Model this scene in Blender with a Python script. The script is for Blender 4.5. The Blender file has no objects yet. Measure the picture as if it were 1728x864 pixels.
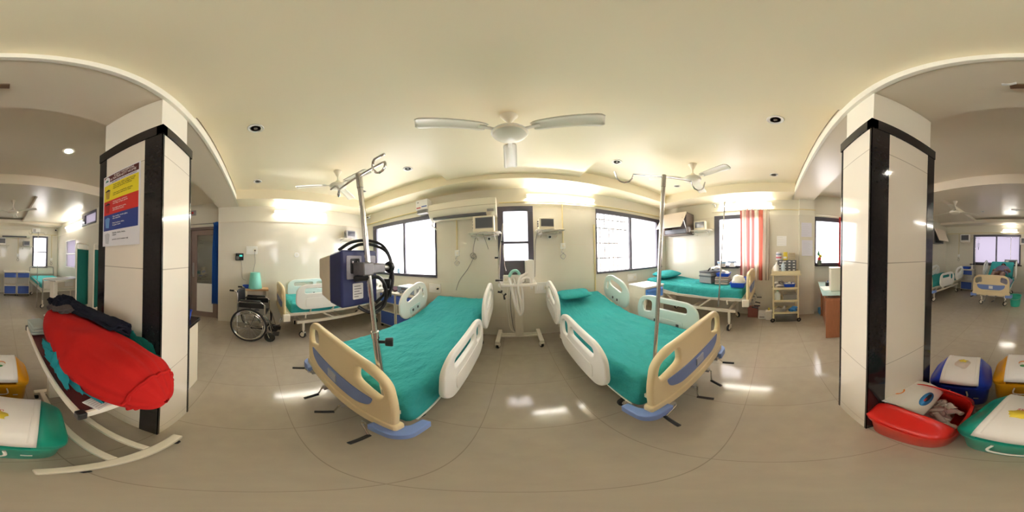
import bpy, math, random
from math import sin, cos, pi, radians as R
from mathutils import Vector, Matrix, noise

SC = bpy.context.scene
COL = SC.collection
rnd = random.Random(11)
ID = Matrix.Identity(4)

# ------------------------------------------------------------------ materials
WORLD, EXPO = 6.0, 1.0
MATS = {}


def mat(name, col, rough=.5, metal=0., spec=.5, emit=0., ecol=None, coat=0., var=0., vscale=6., bump=0., bscale=60., trans=0., ior=1.45, sheen=0., stretch=None, bdist=.01):
    if name in MATS:
        return MATS[name]
    m = bpy.data.materials.new(name)
    m.use_nodes = True
    nt = m.node_tree
    b = nt.nodes['Principled BSDF']
    b.inputs['Base Color'].default_value = (*col, 1)
    b.inputs['Roughness'].default_value = rough
    b.inputs['Metallic'].default_value = metal
    b.inputs['Specular IOR Level'].default_value = spec
    b.inputs['Coat Weight'].default_value = coat
    b.inputs['Transmission Weight'].default_value = trans
    b.inputs['IOR'].default_value = ior
    b.inputs['Sheen Weight'].default_value = sheen
    if emit:
        b.inputs['Emission Color'].default_value = (*(ecol or col), 1)
        b.inputs['Emission Strength'].default_value = emit
    tc = nt.nodes.new('ShaderNodeTexCoord')
    src = tc.outputs['Object']
    if stretch:
        mp = nt.nodes.new('ShaderNodeMapping')
        mp.inputs['Scale'].default_value = stretch
        nt.links.new(src, mp.inputs['Vector'])
        src = mp.outputs['Vector']
    if var:
        n = nt.nodes.new('ShaderNodeTexNoise')
        n.inputs['Scale'].default_value = vscale
        n.inputs['Detail'].default_value = 3
        nt.links.new(src, n.inputs['Vector'])
        mx = nt.nodes.new('ShaderNodeMix')
        mx.data_type = 'RGBA'
        mx.inputs['A'].default_value = (*[c * (1 - var) for c in col], 1)
        mx.inputs['B'].default_value = (*[min(1, c * (1 + var)) for c in col], 1)
        nt.links.new(n.outputs['Fac'], mx.inputs['Factor'])
        nt.links.new(mx.outputs['Result'], b.inputs['Base Color'])
    if bump:
        n2 = nt.nodes.new('ShaderNodeTexNoise')
        n2.inputs['Scale'].default_value = bscale
        n2.inputs['Detail'].default_value = 4
        nt.links.new(src, n2.inputs['Vector'])
        bp = nt.nodes.new('ShaderNodeBump')
        bp.inputs['Strength'].default_value = bump
        bp.inputs['Distance'].default_value = bdist
        nt.links.new(n2.outputs['Fac'], bp.inputs['Height'])
        nt.links.new(bp.outputs['Normal'], b.inputs['Normal'])
    MATS[name] = m
    return m


def tile_mat(name, axes, col, joint, w, h, off=(0, 0), rough=.12, top=None, topcol=None, var=.05, vs=3., jw=.004, stagger=0.):
    """polished tiles; axes = the two object axes the tile grid lies in; above z = top plain paint"""
    m = bpy.data.materials.new(name)
    m.use_nodes = True
    nt = m.node_tree
    L = nt.links.new
    b = nt.nodes['Principled BSDF']
    tc = nt.nodes.new('ShaderNodeTexCoord')
    sp = nt.nodes.new('ShaderNodeSeparateXYZ')
    L(tc.outputs['Object'], sp.inputs[0])
    cb = nt.nodes.new('ShaderNodeCombineXYZ')
    for k in range(2):
        a = nt.nodes.new('ShaderNodeMath')
        a.operation = 'SUBTRACT'
        L(sp.outputs[axes[k]], a.inputs[0])
        a.inputs[1].default_value = off[k]
        L(a.outputs[0], cb.inputs[k])
    br = nt.nodes.new('ShaderNodeTexBrick')
    br.offset = stagger
    br.inputs['Scale'].default_value = 1
    br.inputs['Brick Width'].default_value = w
    br.inputs['Row Height'].default_value = h
    br.inputs['Mortar Size'].default_value = jw
    br.inputs['Mortar Smooth'].default_value = .2
    br.inputs['Color1'].default_value = (*col, 1)
    br.inputs['Color2'].default_value = (*[c * (1 - var * .4) for c in col], 1)
    br.inputs['Mortar'].default_value = (*joint, 1)
    L(cb.outputs[0], br.inputs['Vector'])
    n = nt.nodes.new('ShaderNodeTexNoise')
    n.inputs['Scale'].default_value = vs
    n.inputs['Detail'].default_value = 5
    L(tc.outputs['Object'], n.inputs['Vector'])
    mr = nt.nodes.new('ShaderNodeMapRange')
    mr.inputs['To Min'].default_value = 1 - var
    mr.inputs['To Max'].default_value = 1 + var
    L(n.outputs['Fac'], mr.inputs['Value'])
    vm = nt.nodes.new('ShaderNodeVectorMath')
    vm.operation = 'SCALE'
    L(br.outputs['Color'], vm.inputs[0])
    L(mr.outputs[0], vm.inputs['Scale'])
    b.inputs['Roughness'].default_value = rough
    if top is None:
        L(vm.outputs[0], b.inputs['Base Color'])
    else:
        gt = nt.nodes.new('ShaderNodeMath')
        gt.operation = 'GREATER_THAN'
        L(sp.outputs['Z'], gt.inputs[0])
        gt.inputs[1].default_value = top
        mx = nt.nodes.new('ShaderNodeMix')
        mx.data_type = 'RGBA'
        L(gt.outputs[0], mx.inputs['Factor'])
        L(vm.outputs[0], mx.inputs['A'])
        mx.inputs['B'].default_value = (*(topcol or col), 1)
        L(mx.outputs['Result'], b.inputs['Base Color'])
        r2 = nt.nodes.new('ShaderNodeMapRange')
        r2.inputs['To Min'].default_value = rough
        r2.inputs['To Max'].default_value = .55
        L(gt.outputs[0], r2.inputs['Value'])
        L(r2.outputs[0], b.inputs['Roughness'])
    MATS[name] = m
    return m


def dark_patch(m, c, r, col):
    """an irregular darker patch mixed into a surface colour, around point c with radii r"""
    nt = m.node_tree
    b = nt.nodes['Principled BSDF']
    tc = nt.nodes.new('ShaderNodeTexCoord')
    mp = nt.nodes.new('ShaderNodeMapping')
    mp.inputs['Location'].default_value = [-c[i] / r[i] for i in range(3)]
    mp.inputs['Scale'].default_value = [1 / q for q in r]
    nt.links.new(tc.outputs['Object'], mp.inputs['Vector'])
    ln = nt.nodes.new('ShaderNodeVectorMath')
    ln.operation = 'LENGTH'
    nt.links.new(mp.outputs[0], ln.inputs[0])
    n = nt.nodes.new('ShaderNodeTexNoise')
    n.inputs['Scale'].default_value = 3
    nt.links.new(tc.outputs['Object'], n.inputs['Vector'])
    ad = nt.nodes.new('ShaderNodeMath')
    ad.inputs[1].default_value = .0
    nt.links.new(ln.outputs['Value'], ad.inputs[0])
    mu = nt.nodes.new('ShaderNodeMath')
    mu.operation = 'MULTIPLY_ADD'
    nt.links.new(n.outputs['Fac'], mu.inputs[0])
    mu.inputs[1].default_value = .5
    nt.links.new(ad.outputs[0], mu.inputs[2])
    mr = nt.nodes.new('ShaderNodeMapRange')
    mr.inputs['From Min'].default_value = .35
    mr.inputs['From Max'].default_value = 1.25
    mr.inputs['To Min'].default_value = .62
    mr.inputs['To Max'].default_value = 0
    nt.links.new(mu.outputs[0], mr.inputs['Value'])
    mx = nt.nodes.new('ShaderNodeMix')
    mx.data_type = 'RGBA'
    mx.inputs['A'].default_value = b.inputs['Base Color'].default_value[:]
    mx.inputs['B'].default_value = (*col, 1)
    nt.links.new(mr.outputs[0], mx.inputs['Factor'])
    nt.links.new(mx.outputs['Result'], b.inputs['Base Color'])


# ------------------------------------------------------------------ mesh builder
def fr(o=(0, 0, 0), u=(1, 0, 0), v=(0, 1, 0), w=None):
    """frame: local x->u, y->v, z->w, origin o"""
    u = Vector(u).normalized()
    v = Vector(v).normalized()
    w = Vector(w).normalized() if w else u.cross(v)
    return Matrix(((u.x, v.x, w.x, o[0]), (u.y, v.y, w.y, o[1]), (u.z, v.z, w.z, o[2]), (0, 0, 0, 1)))


def XZ(o=(0, 0, 0)):     # drawing plane seen from -y : x right, y up
    return fr(o, (1, 0, 0), (0, 0, 1))


def YZ(o=(0, 0, 0)):     # drawing plane: x -> +y, y -> z, normal +x
    return fr(o, (0, 1, 0), (0, 0, 1))


def at(x=0, y=0, z=0, rz=0, ry=0, rx=0):
    return Matrix.Translation((x, y, z)) @ Matrix.Rotation(rz, 4, 'Z') @ Matrix.Rotation(ry, 4, 'Y') @ Matrix.Rotation(rx, 4, 'X')


class MB:
    def __init__(s):
        s.v = []
        s.f = []

    def add(s, vs, fs, M=None):
        b = len(s.v)
        for p in vs:
            p = Vector(p)
            s.v.append(M @ p if M else p)
        s.f += [tuple(b + i for i in f) for f in fs]
        return s

    def box(s, x0, x1, y0, y1, z0, z1, M=None):
        return s.add([(x, y, z) for z in (z0, z1) for y in (y0, y1) for x in (x0, x1)],
                     [(0, 2, 3, 1), (4, 5, 7, 6), (0, 1, 5, 4), (2, 6, 7, 3), (0, 4, 6, 2), (1, 3, 7, 5)], M)

    def cyl(s, p0, p1, r, r2=None, n=14, M=None):
        p0, p1 = Vector(p0), Vector(p1)
        r2 = r if r2 is None else r2
        d = (p1 - p0).normalized()
        a = d.orthogonal().normalized()
        b = d.cross(a)
        vs = []
        for p, q in ((p0, r), (p1, r2)):
            vs += [p + (a * cos(2 * pi * i / n) + b * sin(2 * pi * i / n)) * q for i in range(n)]
        fs = [(i, (i + 1) % n, n + (i + 1) % n, n + i) for i in range(n)]
        fs += [tuple(range(n - 1, -1, -1)), tuple(range(n, 2 * n))]
        return s.add(vs, fs, M)

    def tube(s, pts, r, n=8, closed=False, M=None):
        P = [Vector(p) for p in pts]
        m = len(P)
        rs = r if isinstance(r, (list, tuple)) else [r] * m
        T = []
        for i in range(m):
            a = P[(i - 1) % m] if closed or i > 0 else P[0]
            b = P[(i + 1) % m] if closed or i < m - 1 else P[-1]
            T.append((b - a).normalized() if (b - a).length > 1e-9 else Vector((0, 0, 1)))
        nrm = T[0].orthogonal().normalized()
        vs = []
        for i in range(m):
            nrm = (nrm - T[i] * nrm.dot(T[i]))
            nrm = nrm.normalized() if nrm.length > 1e-6 else T[i].orthogonal().normalized()
            bn = T[i].cross(nrm)
            vs += [P[i] + (nrm * cos(2 * pi * k / n) + bn * sin(2 * pi * k / n)) * rs[i] for k in range(n)]
        fs = []
        for i in range(m if closed else m - 1):
            j = (i + 1) % m
            fs += [(i * n + k, i * n + (k + 1) % n, j * n + (k + 1) % n, j * n + k) for k in range(n)]
        if not closed:
            fs += [tuple(range(n - 1, -1, -1)), tuple((m - 1) * n + k for k in range(n))]
        return s.add(vs, fs, M)

    def lathe(s, prof, n=20, M=None, caps=True):
        vs, fs = [], []
        m = len(prof)
        for r, z in prof:
            vs += [(r * cos(2 * pi * k / n), r * sin(2 * pi * k / n), z) for k in range(n)]
        for i in range(m - 1):
            fs += [(i * n + k, i * n + (k + 1) % n, (i + 1) * n + (k + 1) % n, (i + 1) * n + k) for k in range(n)]
        if caps:
            if prof[0][0] > 1e-4:
                fs.append(tuple(range(n - 1, -1, -1)))
            if prof[-1][0] > 1e-4:
                fs.append(tuple((m - 1) * n + k for k in range(n)))
        return s.add(vs, fs, M)

    def ball(s, c, rx, ry=None, rz=None, n=14, M=None):
        ry = ry or rx
        rz = rz or rx
        m = max(6, n // 2)
        vs, fs = [], []
        for i in range(m + 1):
            t = pi * i / m
            for k in range(n):
                a = 2 * pi * k / n
                vs.append((c[0] + rx * sin(t) * cos(a), c[1] + ry * sin(t) * sin(a), c[2] - rz * cos(t)))
        for i in range(m):
            fs += [(i * n + k, i * n + (k + 1) % n, (i + 1) * n + (k + 1) % n, (i + 1) * n + k) for k in range(n)]
        return s.add(vs, fs, M)

    def torus(s, c, rad, r, axis=(0, 0, 1), n=28, m=8, M=None):
        ax = Vector(axis).normalized()
        a = ax.orthogonal().normalized()
        b = ax.cross(a)
        return s.tube([Vector(c) + (a * cos(2 * pi * i / n) + b * sin(2 * pi * i / n)) * rad for i in range(n)], r, m, True, M)

    def grid(s, fn, nu, nv, cu=False, cv=False, M=None):
        vs = [fn(i / (nu if cu else nu - 1), j / (nv if cv else nv - 1)) for i in range(nu) for j in range(nv)]
        fs = []
        for i in range(nu if cu else nu - 1):
            for j in range(nv if cv else nv - 1):
                i2, j2 = (i + 1) % nu, (j + 1) % nv
                fs.append((i * nv + j, i2 * nv + j, i2 * nv + j2, i * nv + j2))
        return s.add(vs, fs, M)

    def prism(s, poly, z0, z1, M=None):
        n = len(poly)
        vs = [(x, y, z0) for x, y in poly] + [(x, y, z1) for x, y in poly]
        fs = [tuple(range(n - 1, -1, -1)), tuple(range(n, 2 * n))] + [(i, (i + 1) % n, n + (i + 1) % n, n + i) for i in range(n)]
        return s.add(vs, fs, M)

    def panel(s, outline, holes, thick, bev, M=None):
        """flat panel with holes and rounded edges, in the local xy plane, thickness along z"""
        vs, fs = curve_panel(outline, holes, thick, bev)
        return s.add(vs, fs, M)

    def text(s, body, size, M, ext=.0006, align='CENTER'):
        c = bpy.data.curves.new('lettering', 'FONT')
        c.body = body
        c.size = size
        c.extrude = ext
        c.align_x = align
        c.resolution_u = 2
        o = bpy.data.objects.new('lettering', c)
        me = o.to_mesh()
        s.add([v.co.copy() for v in me.vertices], [tuple(p.vertices) for p in me.polygons], M)
        o.to_mesh_clear()
        bpy.data.objects.remove(o)
        bpy.data.curves.remove(c)
        return s

    def build(s, name, m, parent=None, bevel=0., seg=2, ang=40, label=None, smooth=True, solid=0., sub=0):
        me = bpy.data.meshes.new(name)
        me.from_pydata([tuple(v) for v in s.v], [], s.f)
        me.validate()
        me.update()
        if smooth:
            me.polygons.foreach_set('use_smooth', [True] * len(me.polygons))
            me.set_sharp_from_angle(angle=R(ang))
        me.materials.append(m)
        o = bpy.data.objects.new(name, me)
        COL.objects.link(o)
        if parent:
            o.parent = parent
        if solid:
            md = o.modifiers.new('thickness', 'SOLIDIFY')
            md.thickness = solid
            md.offset = 0
        if bevel:
            md = o.modifiers.new('edges', 'BEVEL')
            md.width = bevel
            md.segments = seg
            md.limit_method = 'ANGLE'
            md.angle_limit = R(35)
        if sub:
            md = o.modifiers.new('soft', 'SUBSURF')
            md.levels = sub
            md.render_levels = sub
        if label:
            o['label'] = label
        return o


def curve_panel(outline, holes, thick, bev):
    c = bpy.data.curves.new('outline', 'CURVE')
    c.dimensions = '2D'
    c.fill_mode = 'BOTH'
    c.extrude = max(.0005, thick / 2 - bev)
    c.bevel_depth = bev
    c.bevel_resolution = 2
    c.offset = -bev
    for loop in [outline] + list(holes):
        sp = c.splines.new('POLY')
        sp.points.add(len(loop) - 1)
        for p, q in zip(sp.points, loop):
            p.co = (q[0], q[1], 0, 1)
        sp.use_cyclic_u = True
    o = bpy.data.objects.new('outline', c)
    me = o.to_mesh()
    vs = [v.co.copy() for v in me.vertices]
    fs = [tuple(p.vertices) for p in me.polygons]
    o.to_mesh_clear()
    bpy.data.objects.remove(o)
    bpy.data.curves.remove(c)
    return vs, fs


def rpoly(pts, rad, seg=6):
    """polygon with rounded corners; rad: one radius or one per corner"""
    n = len(pts)
    out = []
    for i in range(n):
        p = Vector(pts[i])
        a = Vector(pts[i - 1]) - p
        b = Vector(pts[(i + 1) % n]) - p
        r = rad[i] if isinstance(rad, (list, tuple)) else rad
        la, lb = a.length, b.length
        a.normalize()
        b.normalize()
        d = min(r, la * .48, lb * .48)
        p0, p1 = p + a * d, p + b * d
        for k in range(seg + 1):
            t = k / seg
            q = p0 * (1 - t) ** 2 + p * 2 * t * (1 - t) + p1 * t * t
            out.append((q.x, q.y))
    return out


def rrect(x0, x1, y0, y1, r, seg=5):
    return rpoly([(x0, y0), (x1, y0), (x1, y1), (x0, y1)], r, seg)


def spline(pts, n=8):
    """Catmull-Rom through pts"""
    P = [Vector(p) for p in pts]
    out = []
    for i in range(len(P) - 1):
        p0, p1, p2, p3 = P[max(i - 1, 0)], P[i], P[i + 1], P[min(i + 2, len(P) - 1)]
        for k in range(n):
            t = k / n
            out.append(.5 * ((2 * p1) + (p2 - p0) * t + (2 * p0 - 5 * p1 + 4 * p2 - p3) * t * t + (3 * p1 - p0 - 3 * p2 + p3) * t ** 3))
    out.append(P[-1])
    return out


def tag(o, label, cat, group=None, kind=None):
    o['label'] = label
    o['category'] = cat
    if group:
        o['group'] = group
    if kind:
        o['kind'] = kind
    return o


def thing(name, label, cat, loc=(0, 0, 0), rz=0., group=None):
    o = bpy.data.objects.new(name, None)
    o.empty_display_size = .1
    COL.objects.link(o)
    o.location = loc
    o.rotation_euler = (0, 0, rz)
    return tag(o, label, cat, group)


def struct(o, label=None):
    o['kind'] = 'structure'
    if label:
        o['label'] = label
    return o


def dup(root, loc, rz=0., label=None, group=None):
    r = root.copy()
    COL.objects.link(r)
    r.location = loc
    r.rotation_euler = (0, 0, rz)
    if label:
        r['label'] = label
    if group:
        r['group'] = group
    for ch in list(root.children):
        c = ch.copy()
        COL.objects.link(c)
        c.parent = r
        for g in list(ch.children):
            d = g.copy()
            COL.objects.link(d)
            d.parent = c
    return r


def nz(x, y, z=0., s=1.):
    return noise.noise(Vector((x * s, y * s, z * s)))


# ------------------------------------------------------------------ palette
CREAM_TILE = (.715, .67, .565)
WALL_PAINT = (.73, .69, .565)
M_WX = tile_mat('wall_tile_x', ('Y', 'Z'), CREAM_TILE, (.70, .63, .51), .92, .62, (.1, .34), .10, 2.22, WALL_PAINT, .03, 2., .003)
M_WY = tile_mat('wall_tile_y', ('X', 'Z'), CREAM_TILE, (.70, .63, .51), .92, .62, (-1.1, .34), .10, 2.22, WALL_PAINT, .03, 2., .003)
M_PX = tile_mat('pillar_tile_x', ('Y', 'Z'), (.82, .75, .64), (.50, .44, .36), 3, .62, (0.2, .11), .09, None, None, .04, 3., .003)
M_PY = tile_mat('pillar_tile_y', ('X', 'Z'), (.82, .75, .64), (.50, .44, .36), 3, .62, (0.2, .11), .09, None, None, .04, 3., .003)
M_FLOOR = tile_mat('floor_tile', ('X', 'Y'), (.445, .39, .315), (.31, .27, .215), .612, .612, (-.205, .17), .11, None, None, .10, 9., .0025)
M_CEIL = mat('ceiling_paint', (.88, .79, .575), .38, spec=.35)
dark_patch(M_CEIL, (-.75, 2.52, 2.57), (.75, .22, .12), (.20, .185, .15))  # blends a darker patch into the soffit colour above the air conditioner
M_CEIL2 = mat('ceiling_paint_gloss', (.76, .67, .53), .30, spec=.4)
M_PLASTER = mat('plaster', (.84, .79, .67), .6)
M_GRANITE = mat('black_granite', (.018, .016, .017), .09, var=.5, vscale=60)
M_ALU = mat('dark_window_frame', (.075, .07, .092), .4, var=.1)
M_STEELW = mat('ivory_painted_steel', (.78, .72, .60), .38, var=.06, vscale=12)
M_ABS_Y = mat('cream_yellow_plastic', (.78, .64, .38), .34, var=.03)
M_ABS_W = mat('white_plastic', (.80, .79, .75), .32, var=.02)
M_ABS_G = mat('pale_green_white_plastic', (.66, .76, .73), .32)
M_BLUE = mat('bed_blue_plastic', (.16, .24, .52), .4)
M_BLUEC = mat('bumper_blue', (.20, .31, .66), .38)
M_TEAL = mat('teal_cotton', (.036, .335, .340), .85, spec=.25, var=.12, vscale=4, bump=1., bscale=9, bdist=.03, stretch=(1.6, .8, 1))
M_TEALD = mat('dark_teal_cotton', (.012, .19, .165), .9, spec=.15, var=.15, vscale=6, bump=.3, bscale=30)
M_CHROME = mat('chrome', (.62, .60, .57), .18, 1.)
M_STEEL = mat('dull_steel', (.42, .40, .37), .35, .9)
M_BLACK = mat('black_plastic', (.015, .015, .016), .35)
M_RUB = mat('black_rubber', (.02, .02, .02), .7)
M_DGREY = mat('dark_grey_plastic', (.09, .09, .10), .45)
M_WHITE = mat('white_enamel', (.82, .80, .75), .3)
M_CREAMP = mat('cream_appliance_plastic', (.80, .74, .60), .35)
M_FAN = mat('fan_cream', (.82, .76, .62), .3)
M_PAPER = mat('paper', (.86, .85, .83), .8)
M_BIN = {'red': mat('bin_red', (.60, .018, .012), .30), 'blue': mat('bin_blue', (.015, .045, .42), .30),
         'yellow': mat('bin_yellow', (.78, .36, .012), .30), 'green': mat('bin_green', (.008, .30, .22), .30)}
M_FLAP = mat('bin_flap_white', (.84, .80, .75), .35, var=.03, vscale=8)
M_LAM = mat('maroon_laminate', (.14, .035, .035), .3, var=.15, vscale=20, stretch=(1, 12, 1))
M_WOOD = mat('brown_laminate', (.36, .14, .065), .35, var=.2, vscale=10, stretch=(8, 8, .8))
M_NAVY = mat('navy_case', (.026, .033, .125), .38, var=.25, vscale=14)
M_SCREEN = mat('dark_screen', (.10, .105, .12), .15)
M_TRAYB = mat('royal_blue_plastic', (.015, .075, .52), .4)
M_TUBE = mat('lit_tube', (1, 1, 1), .4, emit=38., ecol=(1., .98, .93))
M_LED = mat('lit_downlight', (1, 1, 1), .4, emit=30., ecol=(1., .98, .95))
M_GREY = mat('grey_metal', (.35, .34, .33), .4, .3)
M_CABLE = mat('grey_cable', (.22, .21, .19), .5)
M_YCON = mat('cream_conduit', (.72, .60, .30), .5)


def glass_mat(name, tint, alpha, frosted=False):
    m = bpy.data.materials.new(name)
    m.use_nodes = True
    nt = m.node_tree
    nt.nodes.clear()
    out = nt.nodes.new('ShaderNodeOutputMaterial')
    t = nt.nodes.new('ShaderNodeBsdfTransparent')
    t.inputs[0].default_value = (*tint, 1)
    if frosted:
        g = nt.nodes.new('ShaderNodeBsdfTranslucent')
        g.inputs[0].default_value = (.95, .93, .95, 1)
    else:
        g = nt.nodes.new('ShaderNodeBsdfGlossy')
        g.inputs['Roughness'].default_value = .03
    mx = nt.nodes.new('ShaderNodeMixShader')
    mx.inputs[0].default_value = alpha
    nt.links.new(t.outputs[0], mx.inputs[1])
    nt.links.new(g.outputs[0], mx.inputs[2])
    nt.links.new(mx.outputs[0], out.inputs[0])
    MATS[name] = m
    return m


M_GLASS = glass_mat('window_glass', (.97, .97, .97), .06)
M_FROST = glass_mat('frosted_glass', (.95, .94, .95), .55, True)
M_SHEER = glass_mat('sheer_frosted_glass', (.105, .098, .115), .6, True)
M_SHEER.node_tree.nodes['Translucent BSDF'].inputs[0].default_value = (.36, .34, .385, 1)
M_DOORG = glass_mat('tinted_door_glass', (.30, .32, .33), .25)
M_CLEAR = glass_mat('clear_plastic', (.86, .88, .88), .30, True)
M_PINKC = glass_mat('pinkish_clear_plastic', (.78, .62, .64), .35, True)
# ================================================================== the room
ZS, ZC, ZR = 2.57, 2.66, 2.765        # soffit, middle panel, recess
ZT = 3.0
YF, YB = 2.66, -6.15


def wall(name, axis, a0, a1, b0, b1, z0, z1, openings, m):
    """axis 'y': slab a0..a1 in y, runs b0..b1 in x; axis 'x': the other way round"""
    mb = MB()

    def bx(p, q, za, zb):
        if q - p > 1e-4 and zb - za > 1e-4:
            if axis == 'y':
                mb.box(p, q, a0, a1, za, zb)
            else:
                mb.box(a0, a1, p, q, za, zb)
    cur = b0
    for (p, q, za, zb) in sorted(openings):
        bx(cur, p, z0, z1)
        bx(p, q, z0, za)
        bx(p, q, zb, z1)
        cur = q
    bx(cur, b1, z0, z1)
    return struct(mb.build(name, m, smooth=False))


WL, WC, WR_ = (-3.15, -1.39, 1.025, 2.225), (-.28, .30, 1.02, 2.237), (1.44, 3.27, 1.03, 2.265)
WRT = (.15, 1.27, 1.06, 2.24)
WCO = (-1.75, -.965, 1.10, 2.22)
WB1, WB2 = (.255, 2.125, 1.04, 2.20), (-1.71, -1.095, .978, 2.205)
WV, WP = (-4.04, -3.30, 2.27, 2.62), (-5.20, -4.43, 1.08, 1.96)

fl = MB().box(-3.9, 3.9, -6.4, 2.9, -.08, 0).build('floor', M_FLOOR, smooth=False)
struct(fl)
wall('wall_front', 'y', YF, 2.84, -3.62, 3.68, 0, ZT, [WL, WC, WR_], M_WY)
wall('wall_left', 'x', -3.62, -3.45, -.89, YF, 0, ZT, [], M_WX)
wall('wall_right', 'x', 3.50, 3.68, -.93, YF, 0, ZT, [WRT], M_WX)
struct(MB().box(3.43, 3.52, -.93, -.59, 0, ZT).build('wall_pilaster_right', M_WX, smooth=False))
wall('wall_corridor_left', 'x', -3.78, -3.60, -2.6, -.88, 0, ZT, [(-1.62, -.935, 0, 2.12)], M_WX)
wall('wall_corridor_right', 'x', 3.55, 3.72, -2.6, -.92, 0, ZT, [WCO], M_WX)
wall('wall_return_left', 'y', -2.6, -2.43, -3.7, -2.10, 0, ZT, [], M_WY)
wall('wall_return_right', 'y', -2.6, -2.43, 3.36, 3.7, 0, ZT, [], M_WY)
wall('wall_back_left', 'x', -2.28, -2.10, -6.3, -2.43, 0, ZT, [WV, WP], M_WX)
wall('wall_back_right', 'x', 3.36, 3.54, -6.3, -2.43, 0, ZT, [], M_WX)
wall('wall_back', 'y', -6.32, YB, -2.28, 3.54, 0, ZT, [WB1, WB2], M_WY)

# ceilings: ward with soffit ring, two recesses and a lower middle panel
c = MB()
c.box(-3.45, -2.97, -.44, YF, ZS, ZT)
c.box(2.99, 3.50, -.44, YF, ZS, ZT)
c.box(-2.97, 2.99, 2.26, YF, ZS, ZT)
c.box(-.985, .965, -.44, 2.26, ZC, ZT)
c.box(-2.97, -.985, -.44, 2.26, ZR, ZT)
c.box(.965, 2.99, -.44, 2.26, ZR, ZT)
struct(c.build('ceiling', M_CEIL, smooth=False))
struct(MB().box(-3.6, 3.6, -.905, -.45, ZS + .004, ZT).build('ceiling_beam', M_CEIL2, smooth=False))
struct(MB().box(-3.5, 3.5, -.455, -.425, ZS, ZC + .02).build('trim_1', mat('white_trim_paint', (.86, .82, .70), .5), bevel=.004))
c = MB()
c.box(-3.7, 3.7, -2.45, -.90, 2.75, ZT)
struct(c.build('ceiling_corridor', M_CEIL2, smooth=False))
c = MB()
c.box(-3.7, 3.7, -2.95, -2.45, ZS, ZT)
c.box(-2.2, -.72, -6.2, -2.95, 2.655, ZT)
c.box(-.72, 1.9, -6.2, -2.95, 2.74, ZT)
c.box(1.9, 3.45, -6.2, -2.95, 2.655, ZT)
c.box(-2.2, 3.45, -6.2, -5.62, ZS, 2.70)
c.box(-.74, -.64, -5.62, -2.95, 2.63, 2.70)
struct(c.build('ceiling_back', M_CEIL2, smooth=False))


# ------------------------------------------------------------------ windows
def window(name, M, w, h, mull=(), trans=(), jl=.08, jr=.08, jt=.08, jb=.06, pane=None, depth=.07, fm=None, sash=True):
    """drawn in local x (width), y (height), z towards the room"""
    root = bpy.data.objects.new(name, None)
    COL.objects.link(root)
    root.matrix_world = M
    struct(root)
    f = MB()
    f.box(0, w, 0, jb, -depth, .012)
    f.box(0, w, h - jt, h, -depth, .012)
    f.box(0, jl, jb, h - jt, -depth, .012)
    f.box(w - jr, w, jb, h - jt, -depth, .012)
    f.build('frame', fm or M_ALU, root, bevel=.004)
    xs = [jl] + list(mull) + [w - jr]
    ys = [jb] + list(trans) + [h - jt]
    if mull or trans:
        b = MB()
        for x in mull:
            b.box(x - .025, x + .025, jb, h - jt, -depth + .015, 0)
        for y in trans:
            b.box(jl, w - jr, y - .02, y + .02, -depth + .015, .0)
        b.build('sash_bar', fm or M_ALU, root, bevel=.003)
    k = 0
    for i in range(len(xs) - 1):
        for j in range(len(ys) - 1):
            pm = pane[k % len(pane)] if pane else M_GLASS
            k += 1
            MB().box(xs[i], xs[i + 1], ys[j], ys[j + 1], -.045, -.040).build('pane', pm, root, smooth=False)
    return root


def facing_room(o, side):
    if side == 'front':      # wall at +y, seen from -y
        return fr(o, (1, 0, 0), (0, 0, 1), (0, -1, 0))
    if side == 'back':
        return fr(o, (-1, 0, 0), (0, 0, 1), (0, 1, 0))
    if side == 'left':       # wall at -x, seen from +x
        return fr(o, (0, 1, 0), (0, 0, 1), (1, 0, 0))
    return fr(o, (0, -1, 0), (0, 0, 1), (-1, 0, 0))


w1 = window('window_1', facing_room((WL[0], YF, WL[2]), 'front'), WL[1] - WL[0], WL[3] - WL[2], mull=(.99,), jl=.13, jr=.035, jt=.085, pane=(M_FROST, M_FROST))
w2 = window('window_2', facing_room((WC[0], YF, WC[2]), 'front'), WC[1] - WC[0], WC[3] - WC[2], trans=(.60,), jl=.095, jr=.09, jt=.09, pane=(M_FROST, M_FROST))
w3 = window('window_3', facing_room((WR_[0], YF, WR_[2]), 'front'), WR_[1] - WR_[0], WR_[3] - WR_[2], mull=(.85,), jl=.02, jr=.13, jt=.085, jb=.045, pane=(M_GLASS, M_FROST))
w4 = window('window_4', facing_room((3.50, WRT[1], WRT[2]), 'right'), WRT[1] - WRT[0], WRT[3] - WRT[2], mull=(.62,), jl=.12, jr=.05, jt=.09, jb=.05, pane=(M_FROST, M_FROST))
w5 = window('window_5', facing_room((3.55, WCO[1], WCO[2]), 'right'), WCO[1] - WCO[0], WCO[3] - WCO[2], jl=.03, jr=.05, jt=.10, jb=.06, pane=(M_FROST,))
w6 = window('window_6', facing_room((WB1[1], YB, WB1[2]), 'back'), WB1[1] - WB1[0], WB1[3] - WB1[2], mull=(.93,), jl=.06, jr=.06, jt=.07, jb=.07, pane=(M_SHEER, M_SHEER))
w7 = window('window_7', facing_room((WB2[1], YB, WB2[2]), 'back'), WB2[1] - WB2[0], WB2[3] - WB2[2], trans=(.61,), jl=.07, jr=.07, jt=.07, jb=.07, pane=(M_FROST, M_FROST))
w8 = window('window_8', facing_room((-2.10, WV[0], WV[2]), 'left'), WV[1] - WV[0], WV[3] - WV[2], jl=.16, jr=.03, jt=.05, jb=.05, pane=(M_SHEER,))
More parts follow.
